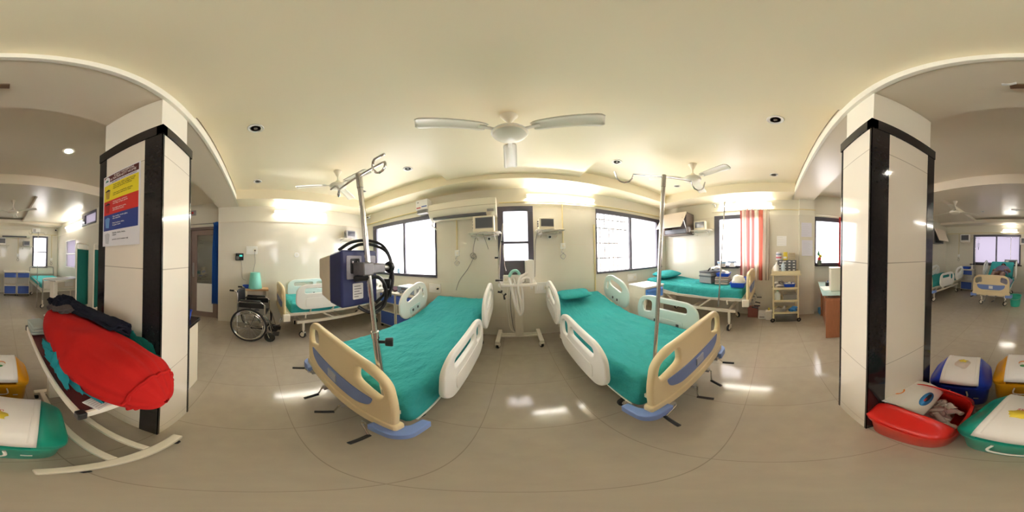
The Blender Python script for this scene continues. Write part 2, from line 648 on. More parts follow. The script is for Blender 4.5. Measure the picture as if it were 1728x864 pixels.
w9 = window('window_9', facing_room((-2.10, WP[0], WP[2]), 'left'), WP[1] - WP[0], WP[3] - WP[2], trans=(.44,), jl=.02, jr=.02, jt=.02, jb=.02, pane=(M_SHEER, M_SHEER), fm=M_WHITE)

# window grille of bars outside the right-hand front window
g = MB()
for k in range(9):
    g.cyl((1.50 + k * .105, 2.80, 1.05), (1.50 + k * .105, 2.80, 2.26), .012, n=8)
for z in (1.32, 1.62, 1.92, 2.1):
    g.box(1.44, 2.3, 2.797, 2.803, z - .012, z + .012)
g = g.build('window_grille', mat('grille_paint', (.62, .58, .58), .6))
tag(g, 'thin barred safety grille outside the left pane of the right front window', 'window grille')

# ------------------------------------------------------------------ pillars (tile faces, black granite edging)


def pillar(name, s):
    """s = -1 left, +1 right ; inner face at x = s*.622, front at y = -.43"""
    xi, xo, yf, yb = .622, .945, -.43, -.935
    root = bpy.data.objects.new(name, None)
    COL.objects.link(root)
    struct(root)
    X0, X1 = sorted((s * (xi + .02), s * (xo - .02)))
    MB().box(X0, X1, yb + .02, yf - .02, 0, ZS).build('pillar_core', M_PLASTER, root, smooth=False)
    # inner face cladding
    MB().box(min(s * xi, s * (xi + .02)), max(s * xi, s * (xi + .02)), yb, yf, 0, 2.14).build('cladding', M_PX, root, smooth=False)
    MB().box(X0, X1, yf - .02, yf, 0, 2.14).build('cladding', M_PY, root, smooth=False)
    e = .004
    b = MB()
    for (ya, yb_) in ((yf - .105, yf + e), (yb - e, yb + .07)):
        b.box(min(s * (xi - e), s * xi), max(s * (xi - e), s * xi), ya, yb_, 0, 2.145)
    b.box(min(s * (xi - e), s * (xi + .012)), max(s * (xi - e), s * (xi + .012)), yf, yf + e, 0, 2.145)
    b.box(min(s * (xo - .01), s * (xo + e)), max(s * (xo - .01), s * (xo + e)), yf - .02, yf + .002, 0, 2.145)
    x0, x1 = sorted((s * (xi - .008), s * (xo + .008)))
    b.box(x0, x1, yf - .03, yf + .008, 2.135, 2.215)
    x0, x1 = sorted((s * (xi - .008), s * (xi + .03)))
    b.box(x0, x1, yb - .008, yf + .008, 2.135, 2.215)
    b.build('granite_edging', M_GRANITE, root, smooth=False)
    return root


pillar('pillar_left', -1)
pillar('pillar_right', 1)

# ------------------------------------------------------------------ door on the left, behind the pillar
dr = bpy.data.objects.new('door_1', None)
COL.objects.link(dr)
struct(dr)
M_DOORF = mat('brown_door_frame', (.17, .12, .10), .45, var=.08)
M_DOORL = mat('taupe_door_leaf', (.25, .18, .155), .4, var=.06)
d = MB()
d.box(-3.70, -3.585, -1.66, -1.60, 0, 2.16)
d.box(-3.70, -3.585, -.955, -.89, 0, 2.16)
d.box(-3.70, -3.585, -1.66, -.89, 2.10, 2.17)
d.build('door_frame', M_DOORF, dr, bevel=.004)
d = MB()
d.box(-3.66, -3.62, -1.60, -1.46, 0, 2.10)
d.box(-3.66, -3.62, -1.06, -.955, 0, 2.10)
d.box(-3.66, -3.62, -1.46, -1.06, 1.98, 2.10)
d.box(-3.66, -3.62, -1.46, -1.06, 0, .13)
leaf = d.build('door_leaf', M_DOORL, dr, bevel=.004)
MB().box(-3.645, -3.64, -1.46, -1.06, .83, 1.98).build('glass', M_DOORG, leaf)
MB().box(-3.65, -3.63, -1.46, -1.06, .13, .83).build('lower_panel', M_WHITE, leaf)
h = MB()
h.tube([(-3.62, -1.545, 1.05), (-3.57, -1.545, 1.05), (-3.57, -1.545, 1.25), (-3.62, -1.545, 1.25)], .009)
h.box(-3.622, -3.612, -1.565, -1.525, .98, 1.32)
h.build('door_handle', M_STEEL, leaf)
# what shows through the door: the room beyond
b = MB().box(-5.4, -5.3, -3.0, .2, 0, 2.8)
b.box(-5.3, -3.78, -3.0, .2, -.05, 0)
b.box(-5.3, -3.78, -3.0, .2, 2.6, 2.7)
b.box(-5.3, -3.78, .1, .2, 0, 2.7)
b.box(-5.3, -3.78, -3.05, -3.0, 0, 2.7)
struct(b.build('wall_beyond_door', M_PLASTER, smooth=False))

# ------------------------------------------------------------------ light and camera
w = bpy.data.worlds.new('daylight')
SC.world = w
w.use_nodes = True
w.node_tree.nodes['Background'].inputs[0].default_value = (1., .985, .97, 1)
w.node_tree.nodes['Background'].inputs[1].default_value = WORLD


def portal(loc, rot, sx, sy):
    l = bpy.data.lights.new('window_daylight', 'AREA')
    l.shape = 'RECTANGLE'
    l.size, l.size_y = sx, sy
    l.cycles.is_portal = True
    o = bpy.data.objects.new('window_daylight', l)
    COL.objects.link(o)
    o.location = loc
    o.rotation_euler = rot


for (x0, x1, z0, z1) in (WL, WC, WR_):
    portal(((x0 + x1) / 2, 2.83, (z0 + z1) / 2), (-pi / 2, 0, 0), x1 - x0, z1 - z0)
for (x0, x1, z0, z1) in (WB1, WB2):
    portal(((x0 + x1) / 2, -6.30, (z0 + z1) / 2), (pi / 2, 0, 0), x1 - x0, z1 - z0)
for X_, (y0, y1, z0, z1), s in ((3.67, WRT, 1), (3.71, WCO, 1), (-2.27, WV, -1), (-2.27, WP, -1)):
    portal((X_, (y0 + y1) / 2, (z0 + z1) / 2), (0, s * pi / 2, 0), z1 - z0, y1 - y0)

cd = bpy.data.cameras.new('camera')
cd.type = 'PANO'
try:
    cd.panorama_type = 'EQUIRECTANGULAR'
except Exception:
    cd.cycles.panorama_type = 'EQUIRECTANGULAR'
cam = bpy.data.objects.new('camera', cd)
COL.objects.link(cam)
PHI, PSI = R(1.3), R(1.2)
Mx = Matrix.Rotation(PSI, 4, 'Z') @ Matrix.Rotation(PHI, 4, 'Y') @ Matrix.Rotation(pi / 2, 4, 'X')
cam.matrix_world = Matrix.Translation((0, 0, 1.4)) @ Mx
SC.camera = cam
SC.view_settings.view_transform = 'Standard'
SC.view_settings.look = 'None'
SC.view_settings.gamma = 1
SC.view_settings.use_curve_mapping = False
SC.view_settings.exposure = EXPO
cy = SC.cycles
cy.max_bounces = 10
cy.diffuse_bounces = 7
cy.glossy_bounces = 4
cy.transparent_max_bounces = 12
cy.transmission_bounces = 4
cy.sample_clamp_indirect = 10
cy.caustics_reflective = False
cy.caustics_refractive = False
cy.use_denoising = True
# ================================================================== lamps, fans, downlights


def tube_light(M, ln, label, lit=True):
    t = thing('tube_light', label, 'tube light')
    t.matrix_world = M
    MB().box(-ln / 2, ln / 2, -.02, .025, 0, .028).build('mounting_batten', M_WHITE, t, bevel=.004)
    for s in (-1, 1):
        MB().box(s * ln / 2 - .015, s * ln / 2 + .015, -.045, .0, .0, .06).build('end_cap', M_WHITE, t, bevel=.004)
    MB().cyl((-ln / 2, -.03, .045), (ln / 2, -.03, .045), .013).build('tube', M_TUBE if lit else M_WHITE, t)
    return t


tube_light(facing_room((-3.45, .90, 2.455), 'left'), 1.17, 'lit tube light high on the left wall above the wheelchair')
tube_light(facing_room((.80, YF, 2.43), 'front'), 1.2, 'lit tube light above the right front window')
tube_light(facing_room((3.50, .57, 2.475), 'right'), 1.15, 'lit tube light above the striped curtain')
tube_light(facing_room((-2.10, -4.57, 2.45), 'left'), 1.25, 'lit tube light on the far ward side wall beside a high vent window')
tube_light(facing_room((.68, YB, 2.385), 'back'), .55, 'short lit lamp over the wide far window')


def downlight(x, y, z, label, lit=False, group='ceiling downlights'):
    t = thing('downlight', label, 'downlight', (x, y, z), 0, group)
    MB().lathe([(.044, -.003), (.066, -.007), (.070, -.001), (.070, .0)], 24).build('ring', mat('downlight_ring', (.80, .77, .70), .3), t)
    MB().lathe([(.0, .004), (.030, .003), (.044, -.002), (.046, -.003)], 24).build('lamp', M_LED if lit else mat('downlight_lamp_off', (.62, .56, .48), .25), t)
    if not lit:
        MB().lathe([(0, -.004), (.016, -.003), (.017, .002)], 16).build('bulb', mat('bulb_grey', (.22, .19, .16), .3) if y < 1 else mat('bulb_white', (.6, .57, .52), .2), t)
    return t


for x, y, lb in ((-1.31, -.03, 'unlit ceiling downlight in the left recess, nearest the poster pillar'),
                 (-2.62, -.03, 'small unlit ceiling downlight near the left wall above the wheelchair'),
                 (-1.35, 1.78, 'unlit ceiling downlight beside the hook end of the drip stand with the pump'),
                 (1.28, 1.74, 'unlit ceiling downlight in the right recess, near the front windows'),
                 (1.29, -.03, 'unlit ceiling downlight in the right recess, nearest the plain tiled pillar'),
                 (2.65, -.04, 'small unlit ceiling downlight above the supply trolley'),
                 (2.64, 1.71, 'small unlit ceiling downlight above the bed with trays'),
                 (-2.48, 1.86, 'small unlit ceiling downlight behind the left ceiling fan')):
    downlight(x, y, ZR, lb)
downlight(-.663, -1.637, 2.75, 'lit round downlight in the corridor ceiling by the poster pillar', True)
downlight(2.9, -1.6, 2.75, 'lit round downlight in the corridor ceiling by the red curtain', True)
for x, y, lb in ((1.35, -4.7, 'tiny unlit downlight over the far occupied bed'), (.35, -4.7, 'tiny unlit downlight over the far green bucket')):
    downlight(x, y, 2.74, lb)


def fan(name_label, loc, rz, drop=.25, rad=.60):
    t = thing('ceiling_fan', name_label, 'ceiling fan', loc, rz, 'ceiling fans')
    MB().lathe([(.012, -.105), (.022, -.09), (.048, -.03), (.062, -.004), (.058, 0)], 22).build('canopy', M_FAN, t)
    MB().cyl((0, 0, -.02), (0, 0, -drop + .03), .012).build('rod', M_FAN, t)
    zb = -drop
    MB().lathe([(.014, zb + .11), (.030, zb + .095), (.045, zb + .055), (.095, zb + .038), (.118, zb + .018), (.122, zb), (.114, zb - .022), (.075, zb - .042), (.03, zb - .050), (0, zb - .051)], 28).build('motor', M_FAN, t)
    MB().torus((0, 0, zb + .003), .121, .004, n=30, m=6).build('motor_ring', M_WHITE, t)
    for k in range(3):
        a = 2 * pi * k / 3

        def f(u, v):
            r = .165 + u * (rad - .165)
            wv = .052 + .017 * u - .022 * max(0, (u - .93) / .07) ** 2
            if u < .06:
                wv *= .75 + .25 * u / .06
            y = (v - .5) * 2 * wv
            z = zb + .012 - .10 * y - .010 * (1 - (2 * v - 1) ** 2) * -1 - .012 * u
            return Vector((r * cos(a) - y * sin(a), r * sin(a) + y * cos(a), z))
        b = MB().grid(f, 22, 7).build('blade', M_FAN, t, solid=.006)
        M = Matrix.Rotation(a, 4, 'Z')
        MB().box(.09, .215, -.017, .017, zb + .008, zb + .014, M).build('blade_arm', M_FAN, b, bevel=.003)
    return t


f1 = fan('cream ceiling fan on the middle ceiling panel between the two drip stands', (-.015, 1.085, ZC), R(90) - R(-1), .245)
fan('cream ceiling fan in the left recess behind the drip stand', (-2.02, 1.07, ZR), R(248), .27)
fan('cream ceiling fan in the right recess near the bed with trays', (2.015, 1.045, ZR), R(250), .27)
fan('cream ceiling fan of the far ward, above the blue drawer cabinets', (-.20, -3.75, 2.74), R(20), .30)
fan('cream ceiling fan of the far ward, towards the wall cabinet', (1.62, -3.35, 2.655), R(-12), .27)

# broken fitting under the beam
t = thing('ceiling_bracket', 'small broken brown fitting with a white flap under the beam', 'ceiling fitting', (.05, -.68, ZS))
MB().box(-.05, .05, -.02, .02, -.012, .004).build('plate', mat('rusty_brown', (.16, .09, .05), .6), t, bevel=.002)
MB().grid(lambda u, v: Vector((.02 + .06 * u, .02 + .02 * v, -.004 - .02 * sin(u * 2.4))), 8, 4).build('flap', M_WHITE, t, solid=.002)
# ================================================================== beds


def caster(parent, x, y, wheel=.062, top=.2, col=None, rot=.4):
    b = MB()
    M = at(x, y, 0, rot)
    b.cyl((0, 0, wheel * 1.7), (0, 0, top), .014, M=M)
    for s in (-1, 1):
        b.prism(rpoly([(-.045, wheel * .9), (.02, wheel * .8), (.03, wheel * 1.7), (-.03, wheel * 1.8)], .01, 3), s * .026 - .004, s * .026 + .004, M @ fr((0, 0, 0), (1, 0, 0), (0, 0, 1)))
    b.box(-.03, .03, -.03, .03, wheel * 1.65, wheel * 1.85, M)
    c = b.build('caster', M_STEELW if col is None else col, parent)
    t = MB()
    t.cyl((-.018, -.016, wheel), (-.018, .016, wheel), wheel, n=22, M=M)
    t.build('wheel', M_RUB, c, bevel=.006)
    h = MB()
    h.cyl((-.018, -.018, wheel), (-.018, .018, wheel), wheel * .62, n=18, M=M)
    h.build('wheel_hub', M_STEELW, c, bevel=.003)
    return c


def mattress_mb(w, L, zf, th, seed=0, amp=1., y0=.10):
    m = MB()
    top = 41
    ring_x = []
    r = .045
    # cross-section: top from -w to w, right side down, bottom, left side up
    pts = [(-w + r + (2 * (w - r)) * i / (top - 1), 0) for i in range(top)]
    pts += [(w - r + r * sin(a), -r + r * cos(a)) for a in (pi / 8, pi / 4, 3 * pi / 8, pi / 2)]
    pts += [(w, -th * .6), (w - .004, -th)]
    pts += [(w * .5, -th), (-w * .5, -th)]
    pts += [(-w + .004, -th), (-w, -th * .6)]
    pts += [(-w + r - r * sin(a), -r + r * cos(a)) for a in (pi / 2, 3 * pi / 8, pi / 4, pi / 8)]
    n = len(pts)
    ny = 110
    ys = [y0, y0 + .012, y0 + .035] + [y0 + .05 + (L - y0 - .10) * k / ny for k in range(ny + 1)] + [L - .035, L - .012, L]
    vs = []
    for i, y in enumerate(ys):
        e = min(i, len(ys) - 1 - i)
        ins = (.030, .012, .003)[e] if e < 3 else 0
        zt = zf(y)
        for x, z in pts:
            zz = zt + z - (ins if z > -.05 else 0)
            xx = x * (1 - ins / w)
            f = amp * (.008 * nz(x, y, seed, 3.2) + .007 * nz(x * 1.3, y * .8, seed + 5, 8) + .016 * max(0, 1 - 9 * abs(nz(x * .55 + y * .5, x * .9 - y * .7, seed + 9, 3.0))) ** 2 * (.5 + .5 * nz(x, y, seed + 2, 4)))
            if z > -.03:
                zz += f
            else:
                xx += f * .9 * (1 if x > 0 else -1)
            if abs(x) >= w - .02 and z <= -th + .001:
                zz += .018 * nz(y, seed, 3, 2.2)
            if th > .18 and z < -.05:      # the sheet hangs lower round the foot end
                q = max(0., 1 - (y - .1) / .55)
                zz -= .085 * q * min(1, -z / th)
                xx += (.034 if x > 0 else -.034) * min(1, 3 * q) * min(1, -z / th) * (1 if abs(x) > w * .8 else 0)
            vs.append((xx, y, zz))
    fs = []
    for i in range(len(ys) - 1):
        fs += [(i * n + k, i * n + (k + 1) % n, (i + 1) * n + (k + 1) % n, (i + 1) * n + k) for k in range(n)]
    fs += [tuple(range(n - 1, -1, -1)), tuple((len(ys) - 1) * n + k for k in range(n))]
    fs = [tuple(reversed(f)) for f in fs]
    m.add(vs, fs)
    return m


RAIL_OUT = rpoly([(0, .10), (.02, .33), (.13, .405), (.70, .42), (.86, .37), (.925, .22), (.90, .06), (.78, 0), (.10, 0)], [.09, .08, .08, .12, .12, .12, .09, .09, .09], 6)
RAIL_H = [rrect(.15, .58, .265, .345, .035), rpoly([(.66, .20), (.80, .18), (.83, .29), (.76, .355), (.65, .345)], .04)]
HEAD_OUT = rpoly([(0, .12), (.03, .33), (.18, .43), (.52, .46), (.68, .38), (.72, .16), (.62, .02), (.10, 0)], [.09, .09, .1, .1, .1, .1, .1, .09], 6)
HEAD_H = [rpoly([(.16, .30), (.30, .36), (.50, .385), (.55, .33), (.48, .28), (.20, .24)], .04), rrect(.56, .63, .18, .32, .03)]
RAILV = {}


def side_rail(parent, side, x, y, z, kind='foot', tilt=0., m=None, stub=True):
    out, hol, ln = (RAIL_OUT, RAIL_H, .925) if kind == 'foot' else (HEAD_OUT, HEAD_H, .72)
    if kind not in RAILV:
        RAILV[kind] = curve_panel(out, hol, .034, .011)
    vs, fs = RAILV[kind]
    M = Matrix.Translation((x, y, z)) @ Matrix.Rotation(tilt, 4, 'X') @ YZ()
    b = MB().add(vs, fs, M)
    r = b.build('side_rail', m or M_ABS_W, parent, ang=50)
    e = MB()
    s = side
    for q in (-1, 1):
        e.panel(rrect(.16, ln - .20, .04, .19, .05), [], .008, .003, M @ Matrix.Translation((0, 0, q * .019)))
        break
    if s > 0:
        e = MB().panel(rrect(.16, ln - .20, .04, .19, .05), [], .008, .003, M @ Matrix.Translation((0, 0, .019)))
    e.build('rail_plate', m or M_ABS_W, r)
    # latch plate with two clips on the inner face
    l = MB().panel(rrect(.20, ln - .26, .05, .15, .02), [], .006, .002, M @ Matrix.Translation((0, 0, -s * .020)))
    l.build('latch_plate', M_ABS_G, r)
    for q in (.27, ln - .33):
        MB().box(q - .018, q + .018, .075, .115, -.027 if s > 0 else .021, -.021 if s > 0 else .027, M).build('latch_clip', M_DGREY, r, bevel=.003)
    if stub:
        for q in (.25, ln - .28):
            p = M @ Vector((q, .03, -s * .004))
            st = MB().tube([p, (p.x - s * .02, p.y, p.z - .07), (p.x - s * .075, p.y, p.z - .10)], .012)
            st.build('rail_arm', M_STEELW, r)
    return r


FB_OUT = rpoly([(-.47, .375), (.47, .375), (.482, .60), (.455, .80), (.36, .868), (0, .885), (-.36, .868), (-.455, .80), (-.482, .60)], [.02, .02, .1, .09, .09, .3, .09, .09, .1], 6)


def fb_hole(s):
    return [(s * a, b) for a, b in rpoly([(.235, .70), (.40, .64), (.425, .70), (.405, .79), (.25, .825)], [.035, .05, .03, .04, .04], 5)]


FBV = curve_panel(FB_OUT, [fb_hole(1), fb_hole(-1)], .042, .015)


def hospital_bed(label, loc, lift=0., head=11., bumper='blue', rails=(), pillow=None, seed=1., group=None, name='hospital_bed', zoff=0., cranks=True, sheet=None, rz=0., raise_y=1.2, th=.15, crank_list=None):
    t = thing(name, label, 'hospital bed', loc, rz, group)
    zm = .585 + lift

    def zf(y):
        k = max(0., y - raise_y)
        return zm + sin(R(head)) * (k * k / (k + .15) if k else 0)
    # footboard
    M = XZ((0, 0, lift))
    f = MB().add(*FBV, M).build('footboard', M_ABS_Y, t, ang=50)
    MB().panel(rpoly([(-.365, .625), (.365, .625), (.345, .545), (.25, .495), (-.25, .495), (-.345, .545)], [.02, .02, .05, .05, .05, .05]), [], .006, .002, XZ((0, -.0225, lift))).build('blue_inset', M_BLUE, f, label='blue inset band')
    MB().panel(rpoly([(-.055, .60), (.055, .60), (.05, .565), (.055, .525), (-.055, .525), (-.05, .565)], .01), [], .014, .003, XZ((0, -.026, lift))).build('chart_clip', mat('dull_clear_clip', (.36, .40, .50), .3) if zoff == 0 else M_ABS_W, f)
    MB().panel(rrect(-.488, .488, .345, .43, .03), [], .056, .012, XZ((0, .0, lift))).build('bottom_lip', M_ABS_Y, f, ang=50)
    bl = lift - (.04 if bumper == 'blue' else -.0)
    for s in (-1, 1):
        if bumper == 'blue':
            poly = rpoly([(s * .37, -.062), (s * .50, -.062), (s * .545, -.02), (s * .545, .12), (s * .50, .12), (s * .49, .03), (s * .37, .025)], [.01, .05, .05, .01, .01, .03, .01])
            MB().prism(poly, .305 + lift, .372 + lift).build('corner_bumper', M_BLUEC, t, bevel=.006, label='blue corner bumper')
        else:
            MB().box(s * .42 - .05 * (s < 0) - .0, s * .42 + .05 * (s > 0) + .0, -.03, .08, .32 + lift, .44 + lift).build('corner_bumper', M_ABS_Y, t, bevel=.012)
            MB().box(min(s * .40, s * .51), max(s * .40, s * .51), -.03, .08, .32 + lift, .44 + lift).build('corner_block', M_STEELW, t, bevel=.012)
    # frame
    zd = .425 + lift
    b = MB()
    for s in (-1, 1):
        b.box(s * .385 - .02, s * .385 + .02, .02, 2.08, zd - .045, zd)
    for y in (.05, .55, 1.15, 1.7, 2.06):
        b.box(-.385, .385, y - .02, y + .02, zd - .04, zd - .005)
    b.box(-.39, .39, .04, 2.08, zd - .003, zd + .012)
    fr_ = b.build('deck_frame', M_STEELW, t, bevel=.004)
    for s in (-1, 1):
        for y in (.35, 1.72):
            MB().tube([(s * .40, y, zd - .02), (s * .40, y, zd - .10), (s * .36, y, zd - .11)], .013).build('rail_socket', M_STEELW, fr_)
    zl = .245 + lift * .55
    b = MB()
    for s in (-1, 1):
        b.box(s * .33 - .022, s * .33 + .022, .22, 1.95, zl, zl + .05)
    for y in (.33, 1.0, 1.83):
        b.box(-.33, .33, y - .022, y + .022, zl + .002, zl + .048)
    lf = b.build('lower_frame', M_STEELW, t, bevel=.004)
    for s in (-1, 1):
        for y, d in ((.62, .28), (1.62, -.28)):
            MB().tube([(s * .33, y + d, zl + .03), (s * .37, y, zd - .03)], .016).build('lift_arm', M_STEELW, lf)
    for s in (-1, 1):
        for y in (.33, 1.83):
            MB().box(s * .33 - .02, s * .33 + .02, y - .02, y + .02, .15, zl).build('leg', M_STEELW, t, bevel=.004)
            caster(t, s * .33, y, .062, .16, M_STEELW, .5 * s + (.3 if y < 1 else 2.4))
    # mattress under a green sheet
    mt = mattress_mb(.425, 2.08, zf, th, seed).build('mattress', sheet or M_TEAL, t, ang=60)
    b = MB()
    ybits = [.14 + .05 * i for i in range(39)]
    for s in (-1, 1):
        b.tube([(s * (.424 + (.034 * min(1, 3 * max(0., 1 - (y - .1) / .55)) if th > .18 else 0)), y, zf(y) - th - .002 + .018 * nz(y, seed, 3, 2.2) - (.085 * max(0., 1 - (y - .1) / .55) if th > .18 else 0)) for y in ybits], .006, 6)
    # white piping on the ticking edge
    b.build('piping', M_WHITE, mt, label='white edge of the mattress cover')
    # crank handles under the footboard
    if cranks:
        for x, a, g in crank_list or ((-.34, 80, -20), (-.10, 15, 10), (.13, -15, -25), (.33, 35, 10)):
            zc = .335 + lift
            k = MB()
            k.box(x - .018, x + .018, -.045, .07, zc - .018, zc + .012)
            k.build('crank_bracket', M_GREY, t, bevel=.003)
            c = MB()
            ca, sa = sin(R(a)), cos(R(a))
            p1 = Vector((x, -.055, zc - .003))
            p2 = p1 + Vector((.11 * ca * (1 if x > 0 else -1), -.015, -.11 * sa))
            c.tube([(x, .02, zc - .003), p1, p2], .006)
            ck = c.build('crank', M_CHROME, t)
            d = Vector((sin(R(g)), -cos(R(g)), -.05)) * .10
            MB().cyl(p2 + d * -.05, p2 + d, .0115, n=12).build('crank_grip', M_BLACK, ck, bevel=.003)
    for r in rails:
        side_rail(t, *r)
    return t


def pillow(label, loc, rz, w=.50, d=.30, h=.10, m=None, rx=0.):
    b = MB()

    def f(u, v):
        a, t = 2 * pi * u, (v - .5) * pi

        def sg(q, e):
            return abs(q) ** e * (1 if q > 0 else -1)
        cx, cy_, cz = sg(cos(t), .7) * sg(cos(a), .45), sg(cos(t), .7) * sg(sin(a), .45), sg(sin(t), 1.1)
        e = .86 + .14 * (cx * cx * cy_ * cy_) ** .5
        p = Vector((cx * w / 2 * e, cy_ * d / 2 * e, cz * h / 2 * (1 - .35 * (cx * cx * cy_ * cy_))))
        p += Vector((0, 0, .008 * nz(p.x, p.y, loc[0], 9)))
        return p
    b.grid(f, 36, 14, cu=True)
    o = b.build('pillow', m or M_TEAL, ang=80)
    o.location = loc
    o.rotation_euler = (rx, 0, rz)
    return tag(o, label, 'pillow')


W, Gn = M_ABS_W, M_ABS_G
bedA = hospital_bed('cream hospital bed with bare green sheet, left of the breathing machine', (-.885, .44, 0), 0, 12, rails=(
    (1, .53, .24, .40, 'foot', 0, W), (1, .545, 1.20, .53, 'head', R(9), W), (-1, -.51, 1.18, .50, 'head', R(10), W)), seed=1.3, th=.20)
bedB = hospital_bed('cream hospital bed with a green pillow, right of the breathing machine', (.99, .50, 0), 0, 12, rails=(
    (-1, -.53, .24, .40, 'foot', 0, W), (-1, -.54, 1.20, .53, 'head', R(9), W), (1, .53, .22, .44, 'foot', 0, Gn), (1, .52, 1.34, .52, 'head', R(9), Gn)), seed=4.1, th=.20)
bedC = hospital_bed('raised hospital bed with trays and bags on it by the right wall', (2.95, .37, 0), .21, 5, bumper='cream', rails=(), seed=7.7)
bedD = hospital_bed('hospital bed along the left wall beside the wheelchair', (-2.93, .38, 0), .09, 6, bumper='cream', rails=(
    (1, .50, .16, .60, 'foot', 0, M_ABS_W), (-1, -.49, .2, .56, 'foot', 0, Gn), (1, .50, 1.25, .50, 'head', R(5), W)), seed=9.2, crank_list=((.37, 10, 10),))
pillow('flat green pillow on the bed right of the breathing machine', (.86, 2.30, .80), R(4), .56, .30, .10, rx=R(12))
pillow('green pillow at the head of the bed with trays by the right wall', (2.90, 2.16, .935), R(-3), .74, .40, .14, rx=R(6))

# ------------------------------------------------------------------ drip stands


def drip_stand(label, base, top, bar_dir, half, loops, thick, joint_z=None, knob=None):
    t = thing('drip_stand', label, 'drip stand', base)
    B = Vector(base)
    T = Vector(top) - B
    d = T.normalized()
    L = T.length
    jz = joint_z if joint_z else L * .3
    MB().cyl((0, 0, 0), d * jz, thick * 1.22).build('lower_pole', M_CHROME, t)
    MB().cyl(d * (jz - .01), d * (L - .05), thick).build('upper_pole', M_CHROME, t)
    MB().cyl(d * (jz - .02), d * (jz + .02), thick * 1.5).build('collar', M_CHROME, t, bevel=.003)
    MB().cyl(d * (L - .07), d * (L + .012), thick * 1.2).build('top_collar', M_CHROME, t, bevel=.003)
    a = Vector((bar_dir[0], bar_dir[1], 0)).normalized()
    h = MB()
    for s in (-1, 1):
        if loops == 'curl':
            pts = [T + a * s * q for q in (0., half * .8)]
            c = T + a * s * half
            loop = [Vector(c) + a * s * (.028 * sin(k * pi / 5)) * .8 + Vector((0, 0, -.030 + .030 * cos(k * pi / 5))) + Vector((a.y, -a.x, 0)) * (.004 * k) for k in range(11)]
            pts += loop + [loop[-1] + a * s * .05 + Vector((0, 0, .0))]
        else:
            c = T + a * s * half
            pts = [T, c] + [c + a * s * (.045 - .045 * cos(k * pi / 6)) + Vector((0, 0, -.055 * sin(k * pi / 6) - .0)) for k in range(1, 7)] + [c + a * s * .095 + Vector((0, 0, .015))]
        h.tube(pts, thick * .42, 8)
    h.build('hook_bar', M_CHROME, t)
    if knob:
        k = d * knob
        e = Vector((.62, .55, 0)).normalized() if base[0] < 0 else Vector((.6, .6, 0)).normalized()
        kb = MB().cyl(k, k + e * .045, .008).cyl(k + e * .04, k + e * .075, .022, .025, 8).build('clamp_knob', M_BLACK, t, bevel=.005)
    return t


drip_stand('leaning chrome drip stand carrying the navy pump on the left bed', (-.522, .505, .44), (-.585, .415, 1.80), (1, 0), .155, 'curl', .0125, .60, .56)
drip_stand('upright chrome drip stand with two hooks on the bed with the flat pillow', (.605, .565, .44), (.70, .535, 1.845), (.83, -.55), .165, 'hook', .011, .20)
drip_stand('tall thin drip stand on the bed with trays by the right wall', (2.48, .845, .50), (2.47, .72, 2.225), (-.5, -1), .20, 'curl', .011, .45)

# ------------------------------------------------------------------ navy and cream pump on the drip stand
t = thing('infusion_pump', 'navy and cream medical pump with thick black cable clamped to the drip stand', 'medical pump', (-.61, .435, 1.18))
M = XZ()
prof = rpoly([(-.125, 0), (0, 0), (0, .262), (-.125, .245)], .015)
MB().prism(prof, -.10, .10, fr((0, 0, 0), (1, 0, 0), (0, 0, 1))).build('rear_case', M_NAVY, t, bevel=.010, label='scuffed navy rear case')
prof = rpoly([(-.235, .02), (-.125, .003), (-.125, .243), (-.27, .225), (-.27, .115), (-.235, .10)], .012)
MB().prism(prof, -.098, .098, fr((0, 0, 0), (1, 0, 0), (0, 0, 1))).build('front_case', mat('aged_cream_plastic', (.66, .58, .45), .5, var=.15, vscale=15), t, bevel=.008, label='cream front case')
Y_ = YZ((.001, 0, 0))
sp = MB().panel(rrect(-.075, .005, .13, .235, .006), [], .006, .002, Y_).build('socket_plate', mat('worn_grey_plate', (.45, .44, .50), .5, var=.3, vscale=40), t)
MB().panel(rrect(-.057, -.008, .155, .222, .006), [], .012, .002, Y_).build('power_socket', M_BLACK, sp, bevel=.002)
for q in ((-.045, .205), (-.02, .205), (-.032, .18)):
    MB().box(.004, .0075, q[0] - .003, q[0] + .003, q[1] - .006, q[1] + .006).build('socket_pin', M_STEEL, sp)
MB().panel(rrect(.035, .09, .165, .235, .008), [], .005, .002, Y_).build('worn_label', mat('worn_grey_plate', (.45, .44, .50)), t)
lp = MB().panel(rrect(-.045, .012, .035, .11, .006), [], .004, .001, Y_).build('rating_label', M_PAPER, t, label='white rating label')
for k, (a, b) in enumerate(((-.038, -.004), (-.038, .0), (-.038, -.01), (-.038, .004), (-.038, -.015))):
    MB().box(.003, .0036, a, b, .095 - .012 * k, .098 - .012 * k).build('label_line', M_DGREY, lp)
cl = MB()
cl.box(.0, .085, -.045, .010, .150, .205)
cl.box(.03, .078, .005, .085, .155, .200)
clamp = cl.build('pole_clamp', mat('worn_clamp_grey', (.22, .21, .22), .4, .4, var=.3, vscale=30), t, bevel=.006)
MB().cyl((.05, .085, .178), (.05, .125, .178), .014).build('clamp_screw', M_STEEL, clamp)
MB().cyl((.05, .125, .178), (.05, .150, .178), .030, n=8).build('clamp_knob', M_BLACK, clamp, bevel=.006)
pl = MB().tube([(.035, -.055, .135), (.04, -.02, .138), (.045, .03, .138)], [.014, .016, .014]).build('cable_plug', M_BLACK, t)
c = MB()
c.tube(spline([(.045, .03, .138), (.055, .07, .13), (.06, .10, .08), (.05, .10, .0), (.03, .06, -.04), (.01, .02, -.03), (-.01, -.01, -.005)], 8), .0085)
